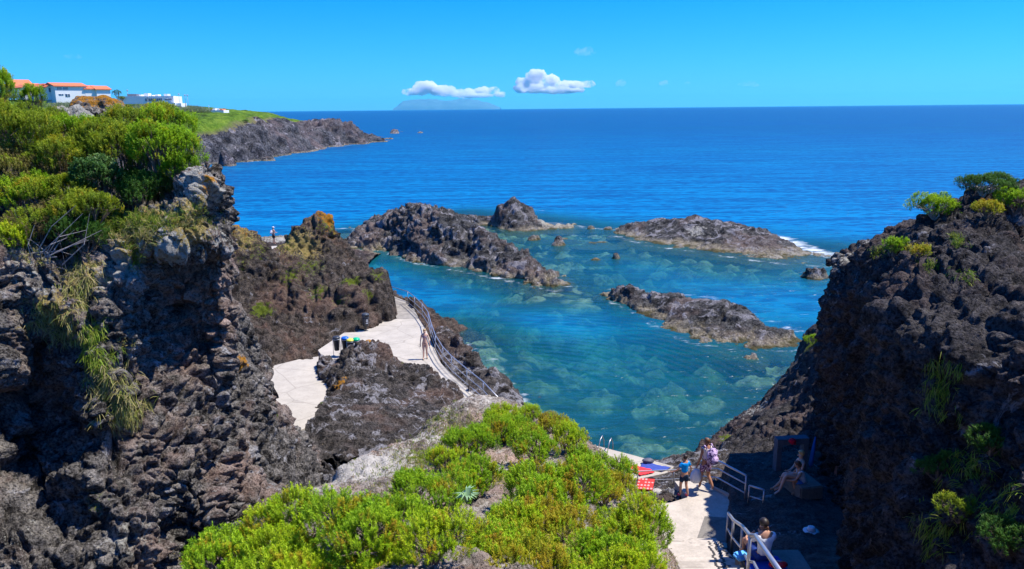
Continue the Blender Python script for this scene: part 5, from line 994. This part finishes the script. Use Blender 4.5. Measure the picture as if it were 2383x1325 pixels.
# two bathers sitting beyond the mound
SIT = dict(pelvis=(0, 0, .12), waist=(0, -.02, .27), chest=(0, -.03, .44), nb=(0, -.02, .60), neck=(0, -.01, .66), h1=(0, 0, .73), h2=(0, 0, .81), shL=(-.155, -.02, .56), shR=(.155, -.02, .56), elL=(-.22, .08, .34), elR=(.22, .08, .34), wrL=(-.14, .28, .36), wrR=(.14, .28, .36), haL=(-.10, .35, .38), haR=(.10, .35, .38),
  hiL=(-.09, .02, .11), hiR=(.09, .02, .11), knL=(-.12, .40, .36), knR=(.12, .40, .36), anL=(-.12, .66, .07), anR=(.12, .66, .07), toL=(-.12, .80, .03), toR=(.12, .80, .03))
for px, mt, hr, lab, rz in ((1229, skinm((.55, .16, .10)), plain('reddish hair', (.25, .07, .04)), 'sunburnt bather sitting beyond the mound, left of the pair', .2), (1258, SK_M, DKH, 'dark haired bather sitting beyond the mound, right of the pair', -.5)):
    v = Dp(px, 968, 29.4); person(Vector((v.x, 29.4, v.z-.80)), rz, 1.7, lab, mt, hr, SIT, (('shorts', mat_cloth('swim shorts', (.03, .04, .08))),))
# seated women in the shade
def gz(x, y):
    h = TER['terrace_ground'].ray_cast(Vector((x, y, 20)), Vector((0, 0, -1))); return h[1].z if h[0] else 4.3
A = Zp(1858, 1118, 4.75); A = Vector((A.x, A.y, gz(A.x, A.y)))
SITA = dict(pelvis=(0, 0, .50), waist=(0, -.03, .64), chest=(0, -.05, .80), nb=(0, -.04, .97), neck=(0, -.03, 1.03), h1=(0, -.01, 1.10), h2=(0, -.01, 1.18), shL=(-.15, -.04, .93), shR=(.15, -.04, .93), elL=(-.20, .05, .70), elR=(.20, .05, .70), wrL=(-.10, .22, .62), wrR=(.10, .22, .62), haL=(-.08, .30, .62), haR=(.08, .30, .62),
  hiL=(-.09, .02, .48), hiR=(.09, .02, .48), knL=(-.12, .44, .60), knR=(.10, .40, .52), anL=(-.12, .60, .12), anR=(.10, .52, .09), toL=(-.13, .76, .03), toR=(.10, .66, .03))
person(A, PI/2+.1, 1.68, 'woman with fair hair and bare shoulders sitting on the ledge in the shade', SK_L, BLH, SITA, (('bra', mat_cloth('dark bikini', (.02, .02, .03))), ('brief', mat_cloth('dark bikini bottom', (.02, .02, .03)))), fem=True)
bm = bmesh.new(); bx(bm, (0, 0, .2), (.7, .9, .4)); bmesh.ops.bevel(bm, geom=bm.edges[:], offset=.03, segments=2, affect='EDGES'); tag(bmobj('concrete_ledge', bm, M_dkconc, loc=A+Vector((.12, -.05, -.02)), rot=(0, 0, .2)), 'low concrete ledge under the fair haired seated woman', 'ledge')
B = Zp(1868, 1150, 4.4); B = Vector((B.x, B.y, gz(B.x, B.y)))
SITB = dict(SITA); SITB.update(pelvis=(0, 0, .30), waist=(0, .02, .44), chest=(0, .08, .60), nb=(0, .14, .76), neck=(0, .17, .81), h1=(0, .21, .87), h2=(0, .22, .95), shL=(-.15, .13, .72), shR=(.15, .13, .72), elL=(-.2, .30, .50), elR=(.2, .30, .50), wrL=(-.1, .50, .46), wrR=(.1, .50, .46), haL=(-.08, .58, .46), haR=(.08, .58, .46),
  hiL=(-.09, .04, .28), hiR=(.09, .04, .28), knL=(-.14, .34, .52), knR=(.12, .46, .46), anL=(-.12, .22, .09), anR=(.10, .78, .12), toL=(-.13, .36, .03), toR=(.10, .90, .06))
person(B, PI/2-.1, 1.64, 'woman in white top and blue shorts crouching in the shade with one leg stretched out', SK_M, BRH, SITB, (('top', mat_cloth('white vest', (.70, .74, .78))), ('shorts', mat_cloth('denim shorts', (.03, .16, .45)))), hairlen=.14, fem=True, shoes=plain('tan sandals', (.30, .17, .10)))
bm = bmesh.new(); bx(bm, (0, 0, .08), (.35, .35, .2)); bmesh.ops.bevel(bm, geom=bm.edges[:], offset=.03, segments=2, affect='EDGES'); tag(bmobj('low_stool', bm, plain('stool wood', (.12, .08, .05)), loc=B), 'small low seat under the woman in blue shorts', 'stool')
# man seated beside the foreground railing
mp = Dp(1776, 1296, 13.6); Mf = Vector((mp.x, mp.y, mp.z-.10))
person(Mf, .12, 1.76, 'man in a white t-shirt sitting with his back turned beside the foreground railing', SK_M, DKH, dict(SIT, elL=(-.27, .10, .36), elR=(.25, .12, .36), wrL=(-.22, .34, .34), anL=(-.16, .50, -.05), anR=(.16, .5, -.05), toL=(-.16, .64, -.1), toR=(.16, .64, -.1), knL=(-.20, .42, .26), knR=(.2, .42, .26), h1=(-.01, .03, .72), h2=(-.01, .04, .80)),
  (('tshirt', mat_cloth('white t-shirt', (.72, .74, .78))), ('shorts', mat_cloth('navy swim shorts', (.02, .05, .22)))))
def cloth(name, pts, zf, mat, label, cat, amp=.012, t=.012, n=16):
    """a towel: a bilinear sheet with folds and real thickness"""
    a, b_, c, d = [Vector(p) for p in pts]; V = []; rs = np.random.RandomState(len(label))
    for i in range(n):
        for j in range(n):
            u, v = i/(n-1), j/(n-1); p = (a*(1-u)+b_*u)*(1-v)+(d*(1-u)+c*u)*v; V.append([p.x+.02*math.sin(9*v+i), p.y+.02*math.sin(8*u), zf(p)+abs(amp*math.sin(14*u+5*v))+abs(amp*.8*math.sin(11*v-6*u))+t])
    V = np.array(V); W = V.copy(); W[:, 2] -= t; Fq = gridfaces(n, n); F2 = Fq[:, ::-1]+n*n; ed = []
    g = np.arange(n*n).reshape(n, n); per = list(g[:, 0])+list(g[-1, 1:])+list(g[::-1, -1][1:])+list(g[0, ::-1][1:-1])
    for q in range(len(per)): r_ = per[(q+1) % len(per)]; ed.append([r_, per[q], per[q]+n*n, r_+n*n])
    return tag(npmesh(name, np.concatenate([V, W]), np.concatenate([Fq, F2, np.array(ed)]), mat), label, cat)
cloth('towel', [Zp(1453, 1088, 2), Zp(1478, 1086, 2), Zp(1527, 1100, 2), Zp(1490, 1110, 2)], lambda p: 2.006, mat_cloth('red towel cloth', (.72, .05, .06)), 'long red towel spread on the pool deck below the railing', 'towel', .03)
cloth('towel', [Zp(1499, 1077, 2), Zp(1562, 1091, 2), Zp(1542, 1100, 2), Zp(1488, 1090, 2)], lambda p: 2.006, mat_cloth('navy towel cloth', (.05, .08, .32)), 'navy blue towel spread on the pool deck by the water', 'towel', .02)
boulder('beach_bag', Zp(1508, 1079, 2.0)+Vector((0, 0, .10)), .16, plain('dark bag cloth', (.09, .09, .12)), 'small dark bag lying on the navy towel', 'bag', 41., (1.4, .8, .7), sub=3, amp=.12)
wt = lambda p: mp.z-.10+.0*p.x
bm = bmesh.new(); bx(bm, (0, 0, -.32), (1.3, 1.2, .6)); bmesh.ops.bevel(bm, geom=bm.edges[:], offset=.04, segments=2, affect='EDGES'); tag(bmobj('low_wall', bm, M_dkconc, loc=Vector((mp.x+.25, mp.y-.1, mp.z-.12))), 'dark low wall on which the man in the white t-shirt sits', 'wall')
cloth('towel', [mp+Vector((-.36, -.48, 0)), mp+Vector((.42, -.52, 0)), mp+Vector((.38, .18, 0)), mp+Vector((-.34, .2, 0))], lambda p: mp.z-.138, mat_cloth('blue towel cloth', (.01, .06, .38)), 'deep blue towel under the man in the white t-shirt', 'towel', .012)
boulder('red_float', mp+Vector((.23, -.22, -.03)), .12, plain('red plastic', (.62, .01, .015), .3), 'red bag lying on the deep blue towel behind the seated man', 'bag', 51., (1.5, .8, .55), sub=3, amp=.08)
bm = bmesh.new(); bx(bm, (0, 0, 0), (.30, .24, .12)); bmesh.ops.bevel(bm, geom=bm.edges[:], offset=.04, segments=3, affect='EDGES'); tag(bmobj('cool_bag', bm, mat_cloth('light blue bag', (.12, .42, .75)), loc=mp+Vector((-.38, .12, -.05)), rot=(0, 0, .3)), 'light blue bag at the left side of the seated man', 'bag')
# hat on the ground
hp0 = Zp(1888, 1232, 4.85); hp0.z = gz(hp0.x, hp0.y)+.02
root = empty('sun_hat', hp0, label='white brimmed sun hat lying on the dark ground of the terrace', cat='hat'); HM = mat_cloth('white hat', (.72, .76, .78))
bm = bmesh.new(); lathe(bm, [(.03, .0), (.19, .012), (.195, .02), (.10, .03), (.03, .03)], 24); bmobj('brim', bm, HM, root, True)
bm = bmesh.new(); lathe(bm, [(.10, .028), (.098, .08), (.085, .125), (.05, .14), (.005, .128)], 24); bmobj('hat_crown', bm, HM, root, True)
bm = bmesh.new(); lathe(bm, [(.104, .03), (.105, .034), (.104, .052), (.100, .053)], 24); bmobj('hat_band', bm, mat_cloth('grey band', (.35, .38, .42)), root, True)
# red board on its post
rb = Dp(1492, 1158, 21.6); root = empty('information_board', rb, -.35, label='red tilted information board with pale symbols on a rusty post', cat='sign')
RED = plain('red paint', (.70, .055, .04), .45); RUST = plain('rusty post', (.16, .035, .02), .7)
bm = bmesh.new(); tube(bm, [(.05, 0, -.1), (.05, 0, .34)], .03, 6); bmobj('post', bm, RUST, root)
T = Matrix.Translation((.12, 0, .46)) @ Matrix.Rotation(math.radians(24), 4, 'X') @ Matrix.Rotation(math.radians(-8), 4, 'Y')
bm = bmesh.new(); bmesh.ops.create_cube(bm, size=1, matrix=T @ Matrix.Diagonal((.50, .42, .03, 1))); bmobj('panel', bm, RED, root)
bm = bmesh.new(); bmesh.ops.create_cube(bm, size=1, matrix=T @ Matrix.Translation((-.02, -.1, -.09)) @ Matrix.Diagonal((.46, .24, .14, 1))); bmobj('panel_box', bm, RUST, root)
bm = bmesh.new(); rs = np.random.RandomState(9); PK = plain('pale symbols', (.80, .42, .38))
for i in range(5):
    for j in range(4):
        if rs.rand() < .85: bmesh.ops.create_cone(bm, cap_ends=True, segments=8, radius1=.030, radius2=.030, depth=.006, matrix=T @ Matrix.Translation((-.21+i*.105, -.17+j*.115, .018)) @ Matrix.Diagonal((1.2, .7+.5*rs.rand(), 1, 1)))
bmobj('symbols', bm, PK, root)
# pool ladders at the deck edge
for x, y, lab in ((1396, 1040, 'left steel grab handle of the pool ladder at the deck edge'), (1417, 1046, 'right steel grab handle of the pool ladder at the deck edge')):
    p = Zp(x, y, 2.0); root = empty('ladder_rail', p, label=lab, cat='ladder')
    bm = bmesh.new(); tube(bm, [(-.1, -.3, 0), (0, -.1, .35), (.10, .1, .42), (.2, .35, .1), (.22, .4, -.8)], .02, 8); bmobj('rail', bm, M_steel, root, True)
# grey frame, red cap, blue cloth, wooden post in the shade
q0 = Zp(1824, 1098, 4.5); q0 = Vector((q0.x, q0.y+.6, gz(q0.x, q0.y)-.1)); root = empty('doorway_frame', q0, .1, label='grey concrete frame like a small doorway behind the seated women', cat='frame')
GC = concrete('blue grey concrete', (.11, .125, .15), 3)
bm = bmesh.new(); bx(bm, (0, 0, .45), (.15, .25, .95)); bmobj('jamb', bm, GC, root)
bm = bmesh.new(); bx(bm, (.82, 0, .45), (.15, .25, .95)); bmobj('jamb', bm, GC, root)
bm = bmesh.new(); bx(bm, (.41, 0, 1.02), (.98, .27, .19)); bmobj('lintel', bm, GC, root)
bm = bmesh.new(); bmesh.ops.create_uvsphere(bm, u_segments=16, v_segments=10, radius=.11, matrix=Matrix.Diagonal((1, 1, .85, 1))); bx(bm, (-.02, -.12, -.03), (.14, .10, .015)); tag(bmobj('cap', bm, mat_cloth('red cap cloth', (.62, .01, .03)), smooth=True, loc=q0+Vector((.36, -.16, 1.08))), 'red cap hung on the grey concrete frame', 'cap')
q1 = q0+Vector((1.02, .0, .15)); cl = [[-.05, 0, 0], [.05, 0, 0], [.09, .02, .95], [.02, .02, .98]]
bm = bmesh.new(); lathe(bm, [(.02, 0), (.07, .12), (.055, .6), (.02, .98), (.004, 1.0)], 10); tag(bmobj('closed_parasol', bm, mat_cloth('blue cloth', (.01, .14, .48)), smooth=True, loc=q1, rot=(0, .08, 0)), 'narrow closed blue parasol leaning beside the grey frame', 'parasol')
q2 = Zp(1946, 1100, 4.6); q2.z = gz(min(q2.x, 7.9), q2.y)-.1; root = empty('wooden_post', q2+Vector((-.1, -.3, 0)), .2, label='reddish wooden post with a short board against the right cliff', cat='post'); WD = plain('reddish wood', (.22, .085, .055), .8, var=.3, scale=8)
bm = bmesh.new(); bx(bm, (0, 0, .35), (.12, .12, .8)); bmobj('post', bm, WD, root)
bm = bmesh.new(); bx(bm, (.02, -.075, .55), (.22, .03, .45)); bmobj('board', bm, WD, root)
# ------------------------------------------------------------------ buildings on the headland
WHT = plain('white render', (.74, .74, .72), .8, var=.04, scale=.3); ORG = plain('orange roof tiles', (.62, .17, .07), .8, var=.25, scale=2.5); GLS = plain('dark window glass', (.05, .10, .17), .15, var=.3, scale=.5); GREYW = plain('grey window band', (.16, .17, .19), .5, scale=1)
PM = 300/FPX
def house(px0, px1, pyb, pye, pyr, label, d=300, depth=9., gable_front=False, wins=(), lean=0, name='house', group=None, roofmat=ORG, flat=False):
    b = Dp((px0+px1)/2, pyb, d); k = d/FPX; W = (px1-px0)*k; H = (pyb-pye)*k; RH = (pye-pyr)*k; root = empty(name, b, .8, label=label, cat='house', group=group)
    bm = bmesh.new(); bx(bm, (0, depth/2, H/2-1), (W, depth, H+2)); bmobj('wall', bm, WHT, root)
    bm = bmesh.new(); e = .5
    if flat: bx(bm, (0, depth/2, H+.2), (W+.3, depth+.3, .4)); bmobj('roof', bm, WHT, root)
    else:
        if gable_front: pr_ = [(-W/2-e, H-.1), (0, H+RH), (W/2+e, H-.1), (W/2+e, H-.45), (0, H+RH-.5), (-W/2-e, H-.45)]; lo, hi = -e, depth+e; mk = lambda a, z, t: (a, t, z)
        else: pr_ = [(-e, H-.1), (depth/2, H+RH), (depth+e, H-.1), (depth+e, H-.45), (depth/2, H+RH-.5), (-e, H-.45)]; lo, hi = -W/2-e, W/2+e; mk = lambda a, z, t: (t, a, z)
        A_ = [bm.verts.new(mk(a, z, lo)) for a, z in pr_]; B_ = [bm.verts.new(mk(a, z, hi)) for a, z in pr_]
        for i in range(6): j = (i+1) % 6; bm.faces.new((A_[i], A_[j], B_[j], B_[i]))
        for i in ((0, 1, 4, 5), (1, 2, 3, 4)): bm.faces.new([A_[q] for q in i]); bm.faces.new([B_[q] for q in i][::-1])
        bmesh.ops.recalc_face_normals(bm, faces=bm.faces); bmobj('roof', bm, roofmat, root)
        bm = bmesh.new()
        if gable_front: v = [bm.verts.new(q) for q in ((-W/2, .05, H), (W/2, .05, H), (0, .05, H+RH-.4), (-W/2, .6, H), (W/2, .6, H), (0, .6, H+RH-.4))]
        else: v = [bm.verts.new(q) for q in ((W/2-.05, 0, H), (W/2-.05, depth, H), (W/2-.05, depth/2, H+RH-.4), (W/2-.6, 0, H), (W/2-.6, depth, H), (W/2-.6, depth/2, H+RH-.4))]
        bm.faces.new(v[:3]); bm.faces.new(v[3:][::-1]); bm.faces.new((v[0], v[1], v[4], v[3])); bm.faces.new((v[1], v[2], v[5], v[4])); bm.faces.new((v[2], v[0], v[3], v[5])); bmesh.ops.recalc_face_normals(bm, faces=bm.faces); bmobj('gable', bm, WHT, root)
    for (wx0, wx1, wy0, wy1) in wins:
        x0 = (wx0-(px0+px1)/2)*k; x1 = (wx1-(px0+px1)/2)*k; z0 = (pyb-wy1)*k; z1 = (pyb-wy0)*k
        bm = bmesh.new(); bx(bm, ((x0+x1)/2, -.03, (z0+z1)/2), (x1-x0, .10, z1-z0)); f = bmobj('window', bm, GLS, root)
        bm = bmesh.new(); xm = (x0+x1)/2; bx(bm, (xm, -.09, (z0+z1)/2), (.12, .06, z1-z0)); bx(bm, (xm, -.10, z1+.05), (x1-x0+.2, .08, .1)); bmobj('window_frame', bm, WHT, f)
    return root
G = 'white orange roofed houses of the hotel row'
house(40, 77, 215, 201, 186, 'largest hipped orange roof at the left end of the hotel row', d=312, depth=14, group=G)
house(55, 76, 219, 204, 197, 'white gabled house with one blue window, left in the hotel row', d=298, gable_front=True, wins=((66, 72, 208, 215),), group=G)
house(96, 111, 219, 203, 196, 'narrow white gabled house in the middle of the hotel row', d=298, gable_front=True, wins=((102, 109, 207, 213),), group=G)
house(111, 135, 221, 203, 195, 'white gabled house with the widest blue window', d=297, gable_front=True, wins=((116, 130, 206, 215),), group=G)
house(76, 97, 219, 204, 195, 'low roofed link house behind the nearest shrub', d=303, group=G)
house(135, 200, 230, 201, 194, 'long two storey white block with two bands of windows', d=297, depth=12, wins=tuple((140+i*3.4, 142.4+i*3.4, 205, 211) for i in range(3))+tuple((152+i*3.6, 154.6+i*3.6, 205, 211) for i in range(3))+((142, 151, 220, 223), (155, 164, 220, 226)), group=G)
house(201, 228, 228, 207, 200, 'lower orange roofed house right of the long block', d=302, group=G)
house(228, 257, 229, 208, 201, 'rightmost orange roofed house of the hotel row', d=304, group=G)
# low white building
def boxes(root, lst, d, k, pxc, pyb, y0=0, dep=10, nm='wall', m=None):
    for (a, b_, t, u, dy, dp) in lst:
        bm = bmesh.new(); bx(bm, (((a+b_)/2-pxc)*k, dy+dp/2, (pyb-(t+u)/2)*k), ((b_-a)*k, dp, (u-t)*k)); bmobj(nm, bm, m or WHT, root)
k = 290/FPX; root = empty('low_building', Dp(340, 240, 290), .15, label='long flat roofed white building with a band of windows and roof boxes', cat='building')
boxes(root, [(279, 400, 225, 242, 0, 12)], 290, k, 340, 240)
boxes(root, [(294, 314, 219.5, 225, 4, 5)], 290, k, 340, 240, nm='roof_box', m=GREYW)
boxes(root, [(a, b_, t, 225, 3, 4) for a, b_, t in ((332, 341, 218.5), (321, 325, 221), (346, 350, 222), (356, 362, 221), (375, 383, 220), (383, 398, 225))], 290, k, 340, 240, nm='roof_box')
boxes(root, [(339+i*4.1, 342.2+i*4.1, 230, 236.5, -.06, .1) for i in range(9)], 290, k, 340, 240, nm='window', m=GREYW)
boxes(root, [(381+i*2.6, 382.8+i*2.6, 231, 234, -.06, .1) for i in range(6)], 290, k, 340, 240, nm='window', m=GREYW)
boxes(root, [(396, 407, 240, 254, -3, 9), (407, 418, 241, 250, -2, 8)], 290, k, 340, 240, nm='stair_block')
k = 310/FPX; root = empty('beach_house', Dp(502, 261, 310), label='tiny white and red building far down the headland', cat='building')
boxes(root, [(487, 520, 257, 263, 0, 6), (493, 499, 253, 257, 1, 4), (503, 508, 254, 257, 1, 4)], 310, k, 502, 261); boxes(root, [(486, 492, 254.5, 257, 1, 4), (509, 515, 254.5, 257, 1, 4)], 310, k, 502, 261, nm='roof', m=ORG); boxes(root, [(484.6, 485.4, 246, 261, 1, .15)], 310, k, 502, 261, nm='mast')
LM = plain('lamp post paint', (.30, .32, .34), .5)
for x, yb, yt, lab in ((299, 236, 212, 'street lamp behind the low white building'), (419, 252, 221, 'street lamp right of the low white building'), (433, 253, 223.5, 'left of two close street lamps on the headland road'), (439, 253, 223.5, 'right of two close street lamps on the headland road'), (346, 252, 228, 'street lamp in front of the window band of the low white building'), (391, 254, 232, 'street lamp before the right end of the low white building'), (150, 232, 206, 'street lamp in front of the long white hotel block')):
    d = 286 if yb > 250 and x < 400 else 296; k = d/FPX; p = Dp(x, yb, d); root = empty('street_lamp', p, label=lab, cat='street lamp', group='street lamps along the headland')
    bm = bmesh.new(); tube(bm, [(0, 0, -.5), (0, 0, (yb-yt)*k)], [.10, .06], 6); bmobj('pole', bm, LM, root, True)
    bm = bmesh.new(); bmesh.ops.create_uvsphere(bm, u_segments=8, v_segments=6, radius=.28, matrix=Matrix.Translation((0, 0, (yb-yt)*k)) @ Matrix.Diagonal((1.4, 1, .7, 1))); bmobj('lamp_head', bm, LM, root, True)
def farshrub(px, py, wx, wy, d, mt, lab, cat='tree', name='garden_tree', seed=0, lean=(0, 0), group=None):
    c = Dp(px, py, d); k = d/FPX; shrub(c, wx*k, wx*k*.8, wy*k, mt, lab, group, seed, dens=.55, sz=.9*max(.6, wy*k/2.2), nn=9, wd=.10, L=.4, cat=cat, name=name, lean=lean)
farshrub(271, 219, 9, 10, 292, DARKG, 'dark green garden tree between the houses and the low building', seed=601)
farshrub(284, 230, 7, 5, 288, OLIVE, 'grey green bush at the left end of the low building', 'shrub', 'garden_bush', 602)
farshrub(385, 247, 13, 5, 284, DARKG, 'dark hedge bush under the right end of the low building', 'shrub', 'hedge_bush', 603)
farshrub(360, 244, 16, 4, 284, DARKG, 'dark hedge bush under the window band', 'shrub', 'hedge_bush', 604)
farshrub(484, 266, 5, 8, 285, DARKG, 'dark cone shaped bush in the reed bed', 'shrub', 'garden_bush', 605)
farshrub(438, 268, 4, 6, 285, DARKG, 'small dark bush left of the reed bed', 'shrub', 'garden_bush', 606)
farshrub(572, 285, 8, 6, 262, DARKG, 'dark bush low on the green slope near the water', 'shrub', 'garden_bush', 607)
# reeds and meadow on the headland (nobody could count them)
rs = np.random.RandomState(77); P = []
for (px, py, wx, wy, d, n_) in ((458, 262, 22, 12, 283, 1100), (405, 262, 18, 8, 276, 700), (160, 245, 40, 12, 270, 900), (340, 252, 30, 3, 275, 300)):
    for _ in range(n_):
        p = Dp(px+rs.normal()*wx*.5, py+rs.normal()*wy*.5, d+rs.normal()*4); z = float(HF(p.x, p.y)); P.append((p.x, p.y, min(z, p.z+1.5) if z > 3 else p.z))
P = np.array(P); D_ = np.tile([0, 0, 1.], (len(P), 1))+rs.normal(size=P.shape)*.12
o = foliage('reeds', P, D_, 1.3+1.2*rs.rand(len(P)), REED, None, 78, 8, .55, .05, .5); tag(o, 'pale green reed beds on the headland slope', 'reeds', kind='stuff')
# ------------------------------------------------------------------ far island and clouds
ip = [(930, 250), (945, 236), (985, 233), (1040, 237), (1090, 233), (1130, 240), (1165, 252)]
di = 40000.; ic = [Dp(x, y-1.5, di) for x, y in ip]
gx = np.linspace(ic[0].x, ic[-1].x, 160); gy = np.linspace(di-2400, di+2400, 40); Xg, Yg = np.meshgrid(gx, gy, indexing='ij')
prof = np.interp(gx, [p.x for p in ic], [max(p.z, 0) for p in ic]); Zg = prof[:, None]*np.clip(1-((gy-di)/2400)**2, 0, 1)[None]**.5
Zg = Zg*(1+.18*fbm(np.stack([Xg, Yg, Zg*0], -1).reshape(-1, 3)/700, 4).reshape(Xg.shape))-2
tag(npmesh('far_island', np.stack([Xg, Yg, Zg], -1).reshape(-1, 3), gridfaces(160, 40), plain('hazed island ground', (.07, .13, .14), .9, scale=.002)), kind='structure')  # blue-grey of the distant haze is put into the ground colour
def cloud(label, lumps, dens, seed, d=56000., group=None, nscale=.001, aniso=.0):
    bm = bmesh.new(); k = d/FPX
    for px, py, rx, ry in lumps:
        bmesh.ops.create_icosphere(bm, subdivisions=3, radius=1, matrix=Matrix.Translation(Dp(px, py, d)) @ Matrix.Diagonal((rx*k, rx*k*.8, ry*k, 1)))
    me = bpy.data.meshes.new('c'); bm.to_mesh(me); bm.free(); o = bpy.data.objects.new('c', me); COL.objects.link(o); m = o.modifiers.new('r', 'REMESH'); m.mode = 'VOXEL'; m.voxel_size = 1.2*k
    bpy.context.view_layer.update(); me2 = bpy.data.meshes.new_from_object(o.evaluated_get(bpy.context.evaluated_depsgraph_get())); bpy.data.objects.remove(o)
    V = np.empty(len(me2.vertices)*3, np.float32); me2.vertices.foreach_get('co', V); V = V.reshape(-1, 3); N = np.empty(len(V)*3, np.float32); me2.vertices.foreach_get('normal', N); N = N.reshape(-1, 3)
    Q = V/(14*k)+seed; V = V+N*((fbm(Q, 4, .55)*3.2+(.5-worley(Q*1.6)[0])*3.5)*k*min(1, max(l[3] for l in lumps)/10))[:, None]
    me2.vertices.foreach_set('co', V.ravel()); me2.update(); me2.materials.clear()
    n = NT('cloud vapour'); nz = n.noise(nscale, 5, .6)
    pv = n.n('ShaderNodeVolumeScatter', {'Color': (1, 1, 1, 1), 'Density': n.math('MULTIPLY', n.rng(nz, .40, .56), dens*.3), 'Anisotropy': aniso}); n.t.links.new(pv.outputs[0], n.out.inputs[1])
    me2.materials.append(n.m); o = bpy.data.objects.new('cloud', me2); COL.objects.link(o); o.data.polygons.foreach_set('use_smooth', np.ones(len(me2.polygons), bool)); return tag(o, label, 'cloud', group)
cloud('long flat based white cloud lying over the faint island', [(955, 215, 20, 9), (990, 204, 30, 15), (1030, 212, 34, 12), (1080, 216, 34, 9), (1125, 214, 24, 10), (1150, 210, 14, 9), (1160, 220, 14, 7), (975, 213, 30, 9), (1100, 222, 50, 6)], .022, 1.)
cloud('brightest heaped white cloud right of the long flat one', [(1215, 195, 16, 16), (1248, 180, 26, 18), (1275, 192, 30, 18), (1240, 205, 46, 12), (1320, 200, 40, 12), (1365, 196, 22, 8), (1300, 210, 60, 8)], .026, 5.)
for x, y, rx, ry, dn, lab in ((1445, 194, 13, 8, .003, 'small pale puff of cloud nearest the heaped cloud'), (1546, 195, 12, 6, .003, 'small round pale puff of cloud in the middle right sky'), (1600, 195, 9, 5, .0015, 'faint wisp of cloud right of the round puff'), (1742, 197, 26, 7, .0016, 'faint flat wisp of cloud at the far right above the sea'), (1362, 121, 26, 10, .0014, 'faint grey wisp of cloud high above the heaped cloud'), (170, 132, 20, 6, .0006, 'very faint wisp of cloud in the upper left sky')):
    cloud(lab, [(x-rx*.4, y, rx*.6, ry*.8), (x+rx*.2, y-ry*.2, rx*.6, ry), (x+rx*.6, y+ry*.2, rx*.4, ry*.6)], dn, x*.01, nscale=.0015)

# ------------------------------------------------------------------ haze over the sea
bm = bmesh.new(); bx(bm, (0, 21500, 280), (96000, 47500, 680)); n = NT('sea air')
pv = n.n('ShaderNodeVolumePrincipled', {'Color': (.12, .74, 1., 1), 'Density': 1.7e-5, 'Anisotropy': 0.2}); n.t.links.new(pv.outputs[0], n.out.inputs[1])
o = tag(bmobj('haze', bm, n.m), 'thin blue sea haze', kind='stuff')
